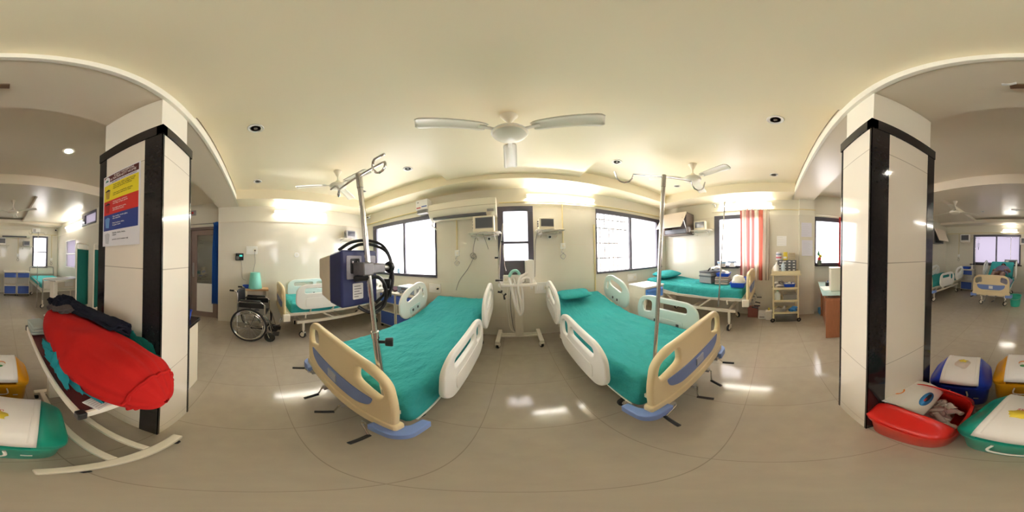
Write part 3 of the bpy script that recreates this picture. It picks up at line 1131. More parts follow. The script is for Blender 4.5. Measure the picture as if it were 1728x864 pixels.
c.tube(spline([(-.05, -.085, .262), (-.04, -.02, .30), (-.02, .06, .31), (.02, .13, .28), (.05, .155, .18), (.03, .13, .06), (.01, .08, .0)], 8), .0075)
c.tube(spline([(-.06, -.03, .262), (-.03, .02, .29), (.0, .09, .285), (.04, .14, .24), (.06, .15, .12), (.05, .12, .03), (.02, .05, -.03)], 8), .0075)
c.build('power_cable', M_BLACK, t)
MB().cyl((.02, .12, .095), (.05, .145, .095), .026, n=18).cyl((.02, .125, .045), (.05, .15, .045), .02, n=18).build('cable_reel', M_BLACK, t, bevel=.005)
# ================================================================== on the front wall
t = thing('air_conditioner', 'long cream split air conditioner above the left front window', 'air conditioner', (-.855, 2.655, 2.05))
prof = rpoly([(0, 0), (-.10, 0), (-.185, .07), (-.215, .16), (-.20, .30), (0, .31)], [.005, .03, .04, .04, .03, .005])
MB().prism(prof, -.575, .575, fr((0, 0, 0), (0, 1, 0), (0, 0, 1))).build('body', M_CREAMP, t, bevel=.006)
MB().box(-.50, .42, -.188, -.12, .012, .055).build('air_outlet', M_DGREY, t, bevel=.004)
for k in range(2):
    MB().box(-.50, .42, -.196 + .04 * k, -.190 + .04 * k, .005 + .0 * k, .058 - .03 * k, at(rx=-.5)).build('louvre', M_CREAMP, t)
MB().box(-.575, .575, -.213, -.205, .168, .176).build('panel_seam', mat('beige_seam', (.45, .38, .26), .5), t)
MB().box(.44, .54, -.205, -.196, .06, .10).build('display', M_STEEL, t)
MB().tube(spline([(-.56, -.05, .02), (-.585, -.06, -.06), (-.55, -.03, -.10), (-.52, -.01, -.14)], 6), .012).build('drain_pipe', M_WHITE, t)

t = thing('voltage_stabiliser', 'grey metal stabiliser box under the white carton by the air conditioner', 'stabiliser', (-1.60, 2.655, 2.235))
MB().box(-.11, .11, -.15, 0, 0, .07).build('case', M_GREY, t, bevel=.006)
for k in range(5):
    MB().box(-.09, .09, -.152, -.148, .012 + .011 * k, .016 + .011 * k).build('vent_slot', M_DGREY, t)
t = thing('carton', 'white carton with red and blue stripes on top of the stabiliser', 'box', (-1.60, 2.655, 2.307))
MB().box(-.125, .125, -.16, 0, 0, .20).build('body', M_PAPER, t, bevel=.003)
MB().box(-.11, -.02, -.162, -.159, .03, .05).build('red_stripe', mat('stripe_red', (.5, .04, .04), .5), t)
MB().box(.0, .11, -.162, -.159, .045, .065).build('blue_stripe', mat('stripe_blue', (.05, .1, .4), .5), t)
MB().box(-.09, -.06, -.162, -.159, .14, .155).build('printed_mark', M_DGREY, t)


def wall_shelf(M, w, d, label, cables=True):
    t = thing('monitor_shelf', label, 'wall shelf')
    t.matrix_world = M
    pl = rrect(-w / 2, w / 2, 0, d, .05)
    MB().prism(pl, 0, .012, fr((0, 0, 0), (1, 0, 0), (0, 0, 1), (0, -1, 0)) if 0 else Matrix(((1, 0, 0, 0), (0, 0, 1, 0), (0, 1, 0, 0), (0, 0, 0, 1)))).build('board', M_STEELW, t, bevel=.003)
    for s in (-1, 1):
        MB().tube([(s * w * .3, -.09, .005), (s * w * .3, -.09, .03), (s * w * .3, -.005, d * .8)], .008).build('bracket', M_STEELW, t)
    if cables:
        c = MB()
        for k in range(4):
            pts = []
            for i in range(26):
                a = 2 * pi * i / 25
                pts.append((cos(a) * (w * .44 - .012 * k), -.025 - .008 * k + .02 * sin(a + k) - .012 * cos(2 * a + k), d * .55 + sin(a) * (d * .46 + .01 * k)))
            c.tube(pts, .0045, 6)
        c.build('coiled_leads', mat('pale_cable', (.55, .52, .46), .5), t)
    return t


def monitor(M, w, h, d, label, m=M_CREAMP, side='l', tilt=0.):
    t = thing('patient_monitor', label, 'patient monitor')
    t.matrix_world = M @ Matrix.Rotation(tilt, 4, 'X')
    MB().panel(rrect(-w / 2, w / 2, 0, h, .018), [], d, .010, Matrix.Translation((0, 0, -d / 2))).build('housing', m, t)
    sx0, sx1 = -w * .36, w * .42
    MB().box(sx0 - .008, sx1 + .008, h * .20, h * .90, -.002, .003).build('bezel', M_GREY, t, bevel=.002)
    MB().box(sx0, sx1, h * .24, h * .86, .002, .005).build('screen', M_SCREEN, t)
    k = MB().box(-w * .1, w * .40, h * .05, h * .13, -.001, .003)
    k.build('key_row', m, t, bevel=.001)
    for q in range(3):
        MB().cyl((-w / 2 - .018, h * (.3 + .2 * q), -d * .5), (-w / 2, h * (.3 + .2 * q), -d * .5), .012, n=10).build('lead_plug', M_DGREY, t)
    return t


wall_shelf(facing_room((-.465, YF, 1.765), 'front'), .50, .28, 'wall shelf with coiled leads under the large monitor beside the air conditioner')
monitor(facing_room((-.475, 2.43, 1.783), 'front'), .33, .255, .12, 'large cream patient monitor on the wall shelf left of the narrow window')
wall_shelf(facing_room((.55, YF, 1.79), 'front'), .45, .26, 'wall shelf with coiled leads right of the narrow window')
monitor(facing_room((.49, 2.45, 1.808), 'front'), .245, .18, .13, 'small cream patient monitor on the wall shelf right of the narrow window')
wall_shelf(facing_room((-3.45, 2.02, 1.875), 'left'), .48, .25, 'wall shelf with coiled leads on the left wall by the corner')
monitor(facing_room((-3.25, 2.06, 1.893), 'left'), .25, .19, .13, 'small dark screened monitor on the left wall shelf by the corner', M_GREY)
wall_shelf(facing_room((3.50, 1.55, 1.90), 'right'), .50, .25, 'wall shelf with coiled leads on the right wall by the flap cabinet')
monitor(facing_room((3.30, 1.56, 1.918), 'right'), .27, .20, .13, 'small cream patient monitor on the right wall shelf by the flap cabinet')


def switchboard(M, w, h, label, n=3, plug=True, cable=None):
    t = thing('switchboard', label, 'switchboard')
    t.matrix_world = M
    MB().panel(rrect(-w / 2, w / 2, -h / 2, h / 2, .012), [], .016, .004, Matrix.Translation((0, 0, .008))).build('plate', M_WHITE, t)
    for k in range(n):
        MB().box(-w * .36 + k * w * .15, -w * .36 + k * w * .15 + w * .10, -h * .2, h * .2, .015, .020).build('switch', M_PAPER, t, bevel=.002)
    s = MB().cyl((w * .28, 0, .012), (w * .28, 0, .019), h * .2, n=16).build('socket', M_CREAMP, t)
    if plug:
        MB().cyl((w * .28, -.005, .015), (w * .28, -.005, .06), .018, .012, n=10).build('plug', M_BLACK, t, bevel=.003)
    if cable:
        MB().tube(spline(cable, 8), .004, 6).build('cable', M_CABLE, t)
    return t


switchboard(facing_room((-1.44, YF, .83), 'front'), .24, .17, 'white switchboard behind the head of the left bed')
switchboard(facing_room((.43, YF, .86), 'front'), .25, .19, 'white switchboard beside the breathing machine')
switchboard(facing_room((2.30, YF, .88), 'front'), .25, .16, 'white switchboard above the bedside cabinet by the right front window', plug=False)
switchboard(facing_room((-3.45, -.16, 1.60), 'left'), .24, .17, 'white switchboard with black plug above the upturned bucket', cable=[(.07, -.01, .05), (.06, -.10, .04), (.07, -.25, .03), (.03, -.45, .02), (.02, -.60, .02)])
t = thing('wall_keypad', 'black keypad with a small lit display on the left wall', 'keypad')
t.matrix_world = facing_room((-3.45, -.42, 1.46), 'left')
MB().panel(rrect(-.085, .085, -.075, .075, .012), [], .035, .006, Matrix.Translation((0, 0, .018))).build('case', M_BLACK, t)
MB().box(.0, .06, .005, .04, .034, .038).build('display', mat('green_lcd', (.05, .35, .3), .3, emit=.5, ecol=(.1, .8, .7)), t)
for i in range(3):
    for j in range(4):
        MB().box(-.065 + .02 * i, -.051 + .02 * i, -.055 + .018 * j, -.043 + .018 * j, .034, .038).build('key', M_GREY, t)
MB().tube(spline([(.03, -.07, .01), (.05, -.25, .01), (.06, -.45, .01), (.14, -.50, .01)], 8), .004, 6).build('cable', M_CABLE, t)
t = thing('wall_socket', 'small round white socket above the bed by the left wall', 'socket')
t.matrix_world = facing_room((-3.45, .80, 1.50), 'left')
MB().cyl((0, 0, 0), (0, 0, .012), .055, n=20).build('plate', M_WHITE, t, bevel=.003)
MB().box(-.015, .015, -.015, .015, .010, .015).build('pin_block', M_CREAMP, t)
for x, y, lb in ((-.985, 1.47, 'small white wall switch with a hanging plastic mask, left of the large monitor'), (.80, 1.55, 'small white wall switch below the conduit right of the narrow window')):
    t = thing('wall_switch', lb, 'switch')
    t.matrix_world = facing_room((x, YF, y), 'front')
    MB().box(-.045, .045, -.05, .05, 0, .02).build('plate', M_WHITE, t, bevel=.004)
    MB().box(-.015, .015, -.02, .02, .018, .024).build('rocker', M_CREAMP, t, bevel=.002)
    MB().tube(spline([(0, -.05, .012), (-.03, -.10, .02), (.04, -.16, .02), (.0, -.22, .02), (-.05, -.17, .02), (.01, -.11, .02)], 6), .006, 6).build('clear_tubing', M_CLEAR, t)
t = MB()
t.tube(spline([(-.60, 2.52, 1.78), (-.66, 2.60, 1.65), (-.70, 2.64, 1.50), (-.69, 2.64, 1.40), (-.80, 2.64, 1.20), (-.95, 2.64, 1.0), (-1.02, 2.64, .82)], 8), .006, 6)
t.torus((-.70, 2.63, 1.42), .045, .006, (0, 1, 0))
t.torus((-.68, 2.63, 1.40), .04, .006, (0.2, 1, .2))
t.tube(spline([(-.50, 2.5, 1.76), (-.47, 2.6, 1.64), (-.44, 2.64, 1.52)], 6), .004, 6)
tag(t.build('lead_cable', M_CABLE), 'grey lead hanging down the wall from the large monitor to the left bed', 'cable')
t = MB().tube(spline([(.36, 2.55, 1.80), (.33, 2.64, 1.60), (.32, 2.64, 1.3), (.31, 2.64, 1.05)], 8), .005, 6)
tag(t.build('lead_cable', M_CABLE), 'thin grey lead hanging beside the narrow window from the small monitor', 'cable')
for x, y, lb in ((-.42, 1.70, 'white plug block under the large monitor shelf'), (.57, 1.71, 'white plug block under the small monitor shelf right of the narrow window')):
    t = thing('plug_block', lb, 'plug')
    t.matrix_world = facing_room((x, YF, y), 'front')
    MB().box(-.035, .035, -.035, .035, 0, .03).build('plate', M_WHITE, t, bevel=.004)
    MB().cyl((0, -.01, .02), (0, -.01, .07), .022, .014, 10).build('plug', M_BLACK, t, bevel=.003)
# conduits and curtain rails along the top of the tiles
b = MB()
b.cyl((-.25, 2.64, 2.30), (3.42, 2.64, 2.345), .011, n=8)
struct(b.build('trim_2', M_YCON))
b = MB()
b.cyl((-3.40, 2.635, 2.30), (-1.75, 2.635, 2.33), .014, n=8)
struct(b.build('trim_3', M_YCON))
b = MB()
b.cyl((-.985, 2.645, 1.53), (-.985, 2.645, 2.06), .011, n=8)
b.cyl((.80, 2.645, 1.60), (.80, 2.645, 2.31), .009, n=8)
b.cyl((1.40, 2.645, .30), (1.40, 2.645, 1.95), .012, n=8)
struct(b.build('trim_4', M_YCON))
b = MB()
b.box(3.488, 3.50, -.59, 1.27, 2.335, 2.350)
b.box(3.418, 3.43, -.94, -.58, 2.335, 2.350)
struct(b.build('trim_5', M_YCON))
b = MB().box(-3.452, -3.444, -.88, 2.66, 2.215, 2.226)
struct(b.build('trim_6', mat('tile_edge', (.66, .58, .44), .4)))
t = thing('security_camera', 'small white security camera in the left front corner', 'camera', (-3.22, 2.60, 2.47))
MB().cyl((0, 0, 0), (.05, -.10, -.02), .032, n=14).build('body', M_WHITE, t, bevel=.004)
MB().cyl((.05, -.10, -.02), (.056, -.112, -.022), .022, n=14).build('lens', M_BLACK, t)
MB().tube([(0, 0, .02), (0, .03, .08), (0, .055, .09)], .012).build('mounting_arm', M_WHITE, t)

# ------------------------------------------------------------------ breathing machine
t = thing('ventilator', 'white breathing machine on a wheeled stand below the narrow window', 'ventilator', (.03, 2.33, 0))
b = MB()
for s in (-1, 1):
    b.box(s * .30 - .03, s * .30 + .03, -.17, .27, .095, .14)
b.box(-.30, .30, .06, .10, .10, .13)
b.box(-.30, .30, .13, .16, .10, .13)
base = b.build('base', M_STEELW, t, bevel=.005)
for s in (-1, 1):
    for y in (-.14, .24):
        caster(t, s * .30, y, .048, .10, M_STEELW, -1.57 + .25 * s)
MB().box(-.062, .062, .05, .14, .13, 1.0).build('column', M_STEELW, t, bevel=.012)
MB().panel(rrect(-.27, .255, -.19, .22, .03), [], .035, .008, Matrix.Translation((0, 0, 1.005))).build('tray', M_WHITE, t)
bd = MB().box(-.21, .10, -.06, .17, 1.023, 1.13).build('base_unit', M_WHITE, t, bevel=.01)
MB().box(-.205, .10, .0, .05, 1.13, 1.335).build('display_housing', M_DGREY, t, bevel=.01)
MB().box(-.19, .085, -.004, .002, 1.145, 1.32).build('screen', mat('blank_screen', (.13, .12, .14), .25), t)
MB().box(.10, .225, -.08, .16, 1.023, 1.34).build('gas_module', M_WHITE, t, bevel=.012)
for k in range(3):
    MB().cyl((-.17 + .06 * k, -.062, 1.075), (-.17 + .06 * k, -.085, 1.075), .02, n=14).build('port', M_STEELW, t, bevel=.003)
hz = mat('corrugated_white_hose', (.80, .78, .74), .45)


def hose(pts, r, name, m):
    P = spline(pts, 26)
    MB().tube(P, [r * (1 + .10 * (i % 2)) for i in range(len(P))], 10).build(name, m, t)


hose([(-.12, -.08, 1.09), (-.10, -.16, 1.02), (-.07, -.20, .85), (-.02, -.20, .66), (.02, -.19, .62), (.03, -.18, .75), (.0, -.18, .95), (.02, -.17, 1.10), (.08, -.12, 1.14), (.13, -.10, 1.16)], .017, 'breathing_hose', hz)
hose([(-.06, -.08, 1.09), (-.04, -.15, 1.0), (-.03, -.18, .82), (.01, -.20, .60), (.05, -.19, .66), (.05, -.17, .90), (.04, -.16, 1.06), (.10, -.13, 1.10), (.16, -.10, 1.07), (.18, -.12, .95), (.2, -.10, 1.06)], .016, 'breathing_hose', hz)
MB().tube(spline([(-.12, -.13, 1.12), (-.08, -.15, 1.19), (-.02, -.15, 1.20), (.02, -.14, 1.15)], 10), .02).build('mask_elbow', mat('mint_plastic', (.30, .62, .56), .35), t, label='mint green elbow of the hose')
MB().tube(spline([(-.13, -.05, 1.0), (-.16, -.04, .7), (-.14, -.02, .35), (-.07, .03, .2)], 10), .011).build('gas_hose', mat('pale_hose', (.72, .68, .58), .5), t)
MB().tube(spline([(-.10, .05, 1.0), (-.12, .06, .7), (-.09, .08, .3), (-.05, .1, .16)], 10), .006).build('mains_lead', M_CABLE, t)
a = MB()
a.tube([(-.27, -.05, 1.02), (-.27, -.06, 1.38), (-.22, -.10, 1.62), (-.19, -.08, 1.86)], .008)
a.tube([(-.225, -.10, 1.60), (-.24, -.16, 1.30), (-.25, -.20, 1.08), (-.22, -.22, .92), (-.19, -.24, .88)], .007)
a.tube([(-.20, -.09, 1.55), (-.18, -.12, 1.28), (-.16, -.12, 1.20)], .007)
arm = a.build('support_arm', M_CHROME, t)
for p, d in (((-.27, -.06, 1.38), (-.05, 0, 0)), ((-.225, -.10, 1.60), (.04, 0, .0)), ((-.25, -.20, 1.08), (-.05, 0, 0)), ((-.25, -.20, 1.08), (.05, 0, 0)), ((-.22, -.22, .92), (-.05, 0, .01)), ((-.22, -.22, .92), (.0, 0, .03)), ((-.19, -.24, .88), (.03, 0, .03)), ((-.19, -.24, .88), (.01, 0, -.05))):
    MB().cyl(p, Vector(p) + Vector(d), .011, .014, n=8).build('arm_clamp', M_BLACK, arm, bevel=.002)

# ------------------------------------------------------------------ bedside cabinets


def drawer_cabinet(label, loc, rz, w=.40, d=.40, h=.76, blue=M_BLUE, group=None, closed_side=False, top=None):
    t = thing('bedside_cabinet', label, 'bedside cabinet', loc, rz, group)
    b = MB()
    for s in (-1, 1):
        for y in (-d / 2 + .012, d / 2 - .012):
            b.box(s * (w / 2 - .012) - .012, s * (w / 2 - .012) + .012, y - .012, y + .012, .06, h - .02)
    for z in (.065, .36, h - .22, h - .035):
        b.box(-w / 2, w / 2, -d / 2, d / 2, z, z + .016)
    b.build('frame', M_STEELW, t, bevel=.002)
    b = MB()
    for s in (-1, 1):
        b.box(s * (w / 2 - .004) - .003, s * (w / 2 - .004) + .003, -d / 2 + .02, d / 2 - .02, .07, h - .03)
    b.box(-w / 2 + .01, w / 2 - .01, d / 2 - .016, d / 2 - .010, .07, h - .03)
    b.build('side_panel', M_WHITE if not closed_side else M_STEELW, t)
    dr_ = MB().box(-w / 2 + .018, w / 2 - .018, -d / 2 - .012, d / 2 - .03, h - .20, h - .045).build('drawer', blue, t, bevel=.008, label='blue drawer')
    MB().box(-w / 2 + .04, w / 2 - .04, -d / 2 - .03, -d / 2 - .01, h - .085, h - .06).build('drawer_lip', blue, dr_, bevel=.006)
    do = MB().box(-w / 2 + .026, w / 2 - .026, -d / 2 - .004, -d / 2 + .012, .085, .355).build('door', blue, t, bevel=.006, label='blue cabinet door')
    MB().box(w / 2 - .07, w / 2 - .05, -d / 2 - .02, -d / 2 - .003, .25, .32).build('door_handle', blue, do, bevel=.003)
    MB().box(-w / 2 - .008, w / 2 + .008, -d / 2 - .02, d / 2, h - .018, h + .006).build('top', top or M_STEELW, t, bevel=.006)
    for s in (-1, 1):
        for y in (-d / 2 + .03, d / 2 - .03):
            MB().cyl((s * (w / 2 - .03) - .01, y, .03), (s * (w / 2 - .03) + .01, y, .03), .03, n=14).build('caster', M_RUB, t, bevel=.004)
    return t


drawer_cabinet('bedside cabinet with blue drawers beside the left bed, nearer the left wall', (-2.19, 2.36, 0), 0, blue=mat('cabinet_blue', (.06, .12, .46), .4))
drawer_cabinet('bedside cabinet with blue drawers carrying the grey device by the left bed', (-1.775, 2.36, 0), 0, blue=MATS['cabinet_blue'])
drawer_cabinet('ivory bedside cabinet with a blue drawer and white top between the two right beds', (2.02, 1.97, 0), R(-4), w=.43, d=.42, h=.86, blue=mat('bright_drawer_blue', (.10, .27, .72), .4), closed_side=True, top=M_WHITE)
t = thing('medical_device', 'white boxed device with grey control front on the bedside cabinet', 'medical device', (-1.74, 2.33, .767), R(-6))
MB().box(-.20, .20, -.15, .15, .012, .135).build('case', M_WHITE, t, bevel=.006)
fp = MB().box(-.195, .195, -.158, -.148, .018, .130).build('front_panel', mat('blue_grey_panel', (.20, .27, .36), .4), t, bevel=.003)
MB().box(-.10, .02, -.161, -.157, .075, .11).build('display', M_SCREEN, fp)
for k in range(6):
    MB().box(-.17 + .05 * k, -.14 + .05 * k, -.161, -.157, .035, .05).build('button', M_STEELW if k % 2 else M_DGREY, fp)
MB().cyl((.12, -.158, .085), (.12, -.175, .085), .018, n=16).build('dial', M_BLACK, fp, bevel=.002)
for s in (-1, 1):
    for y in (-.12, .12):
        MB().cyl((s * .17, y, 0), (s * .17, y, .014), .014, n=10).build('foot', M_RUB, t)
sd = MB()
for k in range(6):
    sd.box(.199, .2015, -.09 + .03 * k, -.075 + .03 * k, .04, .11)
sd.build('side_grille', M_DGREY, t)
t = thing('folded_cuff', 'dark folded cuff lying on the cabinet nearer the left wall', 'cuff', (-2.2, 2.33, .767))
MB().grid(lambda u, v: Vector(((u - .5) * .32, (v - .5) * .22, .02 + .035 * sin(u * pi) * (1 + .3 * nz(u * 5, v * 5)))), 18, 10).build('cloth', mat('maroon_black_fabric', (.05, .02, .025), .9, bump=.4), t, solid=.03)
MB().box(-.10, .12, -.10, .08, .0, .012).build('papers', M_PAPER, t)
t = thing('sanitiser_bottle', 'small blue bottle on the sill of the left front window', 'bottle', (-2.27, 2.60, 1.087))
MB().lathe([(0, 0), (.028, 0), (.030, .01), (.030, .085), (.012, .105), (.012, .12)], 16).build('body', mat('pale_blue_plastic', (.35, .55, .80), .3), t)
MB().lathe([(.014, .118), (.014, .14), (.005, .145), (.005, .17), (0, .172)], 12).build('pump', M_WHITE, t)
t = struct(MB().box(-3.15, -1.39, 2.585, 2.66, 1.055, 1.085).box(1.44, 3.27, 2.60, 2.66, 1.04, 1.072).build('trim_7', M_ALU))
# drip bottle with line to the bed (plastic folder under the pump)
t = thing('white_dish', 'white kidney dish on the bed beside the left wall', 'dish', (-2.30, 2.02, .79))
MB().lathe([(0, .004), (.07, .004), (.10, .05), (.105, .05), (.075, 0), (0, 0)], 20, Matrix.Scale(1.5, 4, (0, 1, 0))).build('bowl', M_WHITE, t)

# ------------------------------------------------------------------ wheelchair, stool, upturned bucket by the left wall
t = thing('wheelchair', 'folded-arm black and chrome wheelchair in front of the left wall', 'wheelchair', (-2.81, -.12, 0), R(-13))
# local: +y is the front of the chair, x across
for s in (1, -1):
    wv = MB().torus((s * .255, 0, .30), .287, .016, (1, 0, 0), 44, 8).build('tyre', M_RUB, t)
    rm = MB().torus((s * .255, 0, .30), .262, .010, (1, 0, 0), 44, 6)
    rm.cyl((s * .23, 0, .30), (s * .28, 0, .30), .028, n=14)
    rm.build('rim', M_CHROME, wv)
    hr = MB().torus((s * .295, 0, .30), .245, .008, (1, 0, 0), 44, 6)
    hr.build('hand_rim', M_CHROME, wv)
    sp = MB()
    for k in range(20):
        a = 2 * pi * k / 20
        sp.cyl((s * (.245 + .02 * (k % 2)), .02 * cos(a + 1), .30 + .02 * sin(a + 1)), (s * .255, .262 * cos(a), .30 + .262 * sin(a)), .0018, n=5)
    sp.build('spokes', M_STEEL, wv)
    f = MB()
    x = s * .20
    f.tube([(x, -.20, .10), (x, -.20, .84), (x, -.23, .875), (x, -.27, .88)], .011)
    f.tube([(x, -.20, .48), (x, .26, .48)], .011)
    f.tube([(x, -.20, .22), (x, .25, .22)], .011)
    f.tube([(x, -.20, .66), (x, -.16, .70), (x, .20, .70), (x, .26, .66), (x, .26, .15)], .011)
    f.tube([(x, .26, .48), (x, .31, .40), (x, .37, .16)], .010)
    f.tube([(x, .02, .48), (x, .02, .69)], .009)
    f.tube([(x, 0, .22), (x, 0, .48)], .009)
    f.build('side_frame', M_CHROME, t)
    MB().box(x - .006, x + .006, -.18, .25, .49, .60).build('side_guard', mat('brushed_side_plate', (.30, .28, .25), .4, .4), t, bevel=.004)
    MB().box(x - .010, x + .010, -.17, .24, .60, .685).build('arm_panel', M_BLACK, t, bevel=.006)
    ml = MB().prism([(.085 * cos(a * pi / 8) * .5 + .13, .02 * sin(a * pi / 8) + .58) for a in range(16)], x + s * .006, x + s * .008, fr((0, 0, 0), (0, 1, 0), (0, 0, 1)))
    ml.build('oval_badge', M_DGREY, t)
    MB().box(x - .024, x + .024, -.15, .19, .705, .735).build('armrest', M_BLACK, t, bevel=.010)
    MB().cyl((x, -.255, .88), (x, -.335, .88), .016, n=12).build('push_grip', M_RUB, t)
    cw = MB().torus((x, .33, .085), .072, .016, (1, 0, 0), 26, 8).cyl((x - .012, .33, .085), (x + .012, .33, .085), .06, n=18).build('front_caster', M_RUB, t)
    k = MB().tube([(x - .026, .33, .085), (x - .026, .30, .17), (x, .28, .19), (x + .026, .30, .17), (x + .026, .33, .085)], .008).cyl((x, .28, .18), (x, .27, .25), .014)
    k.build('caster_fork', M_CHROME, cw)
    fp = MB().box(x - s * .15 if s > 0 else x, x if s > 0 else x + .15, .36, .47, .12, .135).build('footplate', M_BLACK, t, bevel=.006)
    MB().tube([(x, .10, .50), (x, .16, .40), (x + s * .03, .19, .36)], .007).build('brake_lever', M_BLACK, t)
MB().grid(lambda u, v: Vector((-.20 + .40 * u, -.18 + .43 * v, .49 - .03 * sin(u * pi))), 14, 8).build('seat', mat('black_vinyl', (.02, .02, .024), .45, bump=.2, bscale=30), t, solid=.016)
MB().grid(lambda u, v: Vector((-.20 + .40 * u, -.20 - .035 * sin(u * pi), .48 + .40 * v)), 14, 8).build('backrest', MATS['black_vinyl'], t, solid=.014)
MB().tube([(-.19, 0, .22), (.19, .05, .46)], .010).build('cross_brace', M_CHROME, t)
MB().tube([(.19, 0, .22), (-.19, .05, .46)], .010).build('cross_brace', M_CHROME, t)

t = thing('side_table', 'small tan edged table behind the wheelchair under the upturned bucket', 'small table', (-3.32, -.06, 0))
MB().box(-.125, .125, -.24, .24, .775, .815).build('top', mat('tan_edge', (.55, .33, .17), .5), t, bevel=.006)
for sx in (-1, 1):
    for sy in (-1, 1):
        MB().box(sx * .105 - .014, sx * .105 + .014, sy * .21 - .014, sy * .21 + .014, 0, .775).build('leg', M_STEELW, t, bevel=.003)
t = thing('bucket', 'turquoise plastic bucket standing upside down against the left wall', 'bucket', (-3.305, -.085, .816))
mq = mat('turquoise_plastic', (.22, .66, .58), .4)
MB().lathe([(.132, 0), (.138, 0), (.136, .03), (.100, .315), (.094, .325), (0, .325), (0, .318), (.092, .318), (.130, .02)], 34).build('shell', mq, t)
MB().lathe([(.139, .018), (.143, .022), (.139, .034)], 34, caps=False).build('rim', mq, t)
t = thing('basin', 'blue plastic basin beside the turquoise bucket', 'basin', (-3.32, -.27, .816))
MB().lathe([(0, 0), (.055, 0), (.075, .055), (.082, .058), (.080, .062), (.070, .058), (.052, .008), (0, .008)], 26).build('shell', M_TRAYB, t)

# ------------------------------------------------------------------ blue door curtain
t = thing('door_curtain', 'blue curtain gathered at the side of the brown door', 'curtain', (-3.54, -.965, 0))


def cf(u, v):
    z = 2.25 - 1.87 * v
    w = .17 * (.62 + .38 * min(1, v * 3.0)) if v > .03 else .15
    y = (u - .5) * w
    return Vector((.035 * sin(u * 5 * 2 * pi + v * 1.2) * (.4 + .6 * v) + .02 * nz(u * 3, v * 4), y, z))


MB().grid(cf, 60, 30).build('cloth', mat('blue_curtain_cotton', (.012, .10, .42), .85, bump=.2), t, solid=.003)
MB().cyl((0, -.72, 2.235), (0, .07, 2.235), .011).build('rod', M_STEEL, t)
MB().ball((0, .02, 2.215), .05, .07, .05).build('knot', MATS['blue_curtain_cotton'], t)
t = thing('alarm_sign', 'small grey wall sign with a red lamp above the brown door', 'sign')
t.matrix_world = facing_room((-3.60, -1.54, 2.54), 'left')
MB().box(-.085, .065, -.065, .065, 0, .03).build('case', M_GREY, t, bevel=.005)
MB().cyl((-.02, 0, .025), (-.02, 0, .045), .025, n=16).build('lamp', mat('red_lens', (.6, .02, .02), .3), t)

# ------------------------------------------------------------------ counter with blue trays behind the left pillar
t = thing('counter_cabinet', 'cream counter cabinet with black top behind the poster pillar', 'counter', (-1.19, -.75, 0))
MB().box(-.24, .24, -.17, .19, 0, .80).build('body', mat('cream_laminate', (.80, .74, .58), .3), t, bevel=.004)
MB().box(-.25, .25, -.18, .21, .80, .83).build('top', M_GRANITE, t, bevel=.004)


def tray(label, loc, rz, w, d, h, m=M_TRAYB, group=None, name='plastic_tray'):
    t = thing(name, label, 'tray', loc, rz, group)
    b = MB()
    o, i = rrect(-w / 2, w / 2, -d / 2, d / 2, .02, 4), rrect(-w / 2 + .006, w / 2 - .006, -d / 2 + .006, d / 2 - .006, .016, 4)
    n = len(o)
    k = .86
    rings = [[(x * k, y * k, 0) for x, y in o], [(x, y, h) for x, y in o], [(x * 1.03, y * 1.04, h) for x, y in o], [(x * 1.03, y * 1.04, h + .006) for x, y in o], [(x, y, h + .006) for x, y in i], [(x * k, y * k, .006) for x, y in i]]
    vs = [p for r in rings for p in r]
    fs = []
    for q in range(len(rings) - 1):
        fs += [(q * n + a, q * n + (a + 1) % n, (q + 1) * n + (a + 1) % n, (q + 1) * n + a) for a in range(n)]
    fs += [tuple(range(n - 1, -1, -1)), tuple((len(rings) - 1) * n + a for a in range(n))]
    b.add(vs, fs)
    b.build('shell', m, t, ang=30)
    MB().box(-w * .2, w * .2, -d * .52, -d * .47, h * .55, h * .8).build('grip', m, t, bevel=.004)
    return t


tray('front royal blue tray on the counter behind the poster pillar', (-1.21, -.66, .83), R(12), .28, .20, .09)
tray('back royal blue tray on the counter behind the poster pillar', (-1.17, -.85, .83), R(12), .28, .13, .15)

# ------------------------------------------------------------------ poster on the left pillar
t = thing('waste_poster', 'waste sorting poster with yellow, red, blue and white bands on the left pillar', 'poster')
PW, PH = .325, .497
t.matrix_world = fr((-.617, -.722, 1.724), (0, 1, 0), (0, 0, 1), (1, 0, 0))


def prect(a, b, c, d, z=.002):
    return MB().box(-PW / 2 + a * PW, -PW / 2 + b * PW, -PH / 2 + c * PH, -PH / 2 + d * PH, .0, z)


M_MAR = mat('poster_maroon', (.10, .018, .02), .4)
bands = [('white_sheet', 0, 1, 0, 1, mat('poster_white', (.78, .77, .80), .35), .0015), ('maroon_header', .03, .965, .885, .985, M_MAR, .0022), ('yellow_band', .03, .965, .605, .845, mat('poster_yellow', (.80, .66, .03), .4), .0022),
         ('red_band', .03, .965, .41, .605, mat('poster_red', (.62, .035, .03), .4), .0022), ('blue_band', .03, .965, .20, .41, mat('poster_blue', (.035, .06, .26), .4), .0022)]
for nm, a, b_, c_, d_, m_, z_ in bands:
    prect(a, b_, c_, d_, z_).build(nm, m_, t, smooth=False)


def ptext(body, x, y, size, m, z=.0026, align='CENTER', name='lettering', rot=0.):
    M_ = Matrix.Translation((-PW / 2 + x * PW, -PH / 2 + y * PH, z)) @ Matrix.Rotation(rot, 4, 'Z')
    return MB().text(body, size, M_, .0003, align).build(name, m, t, smooth=False)


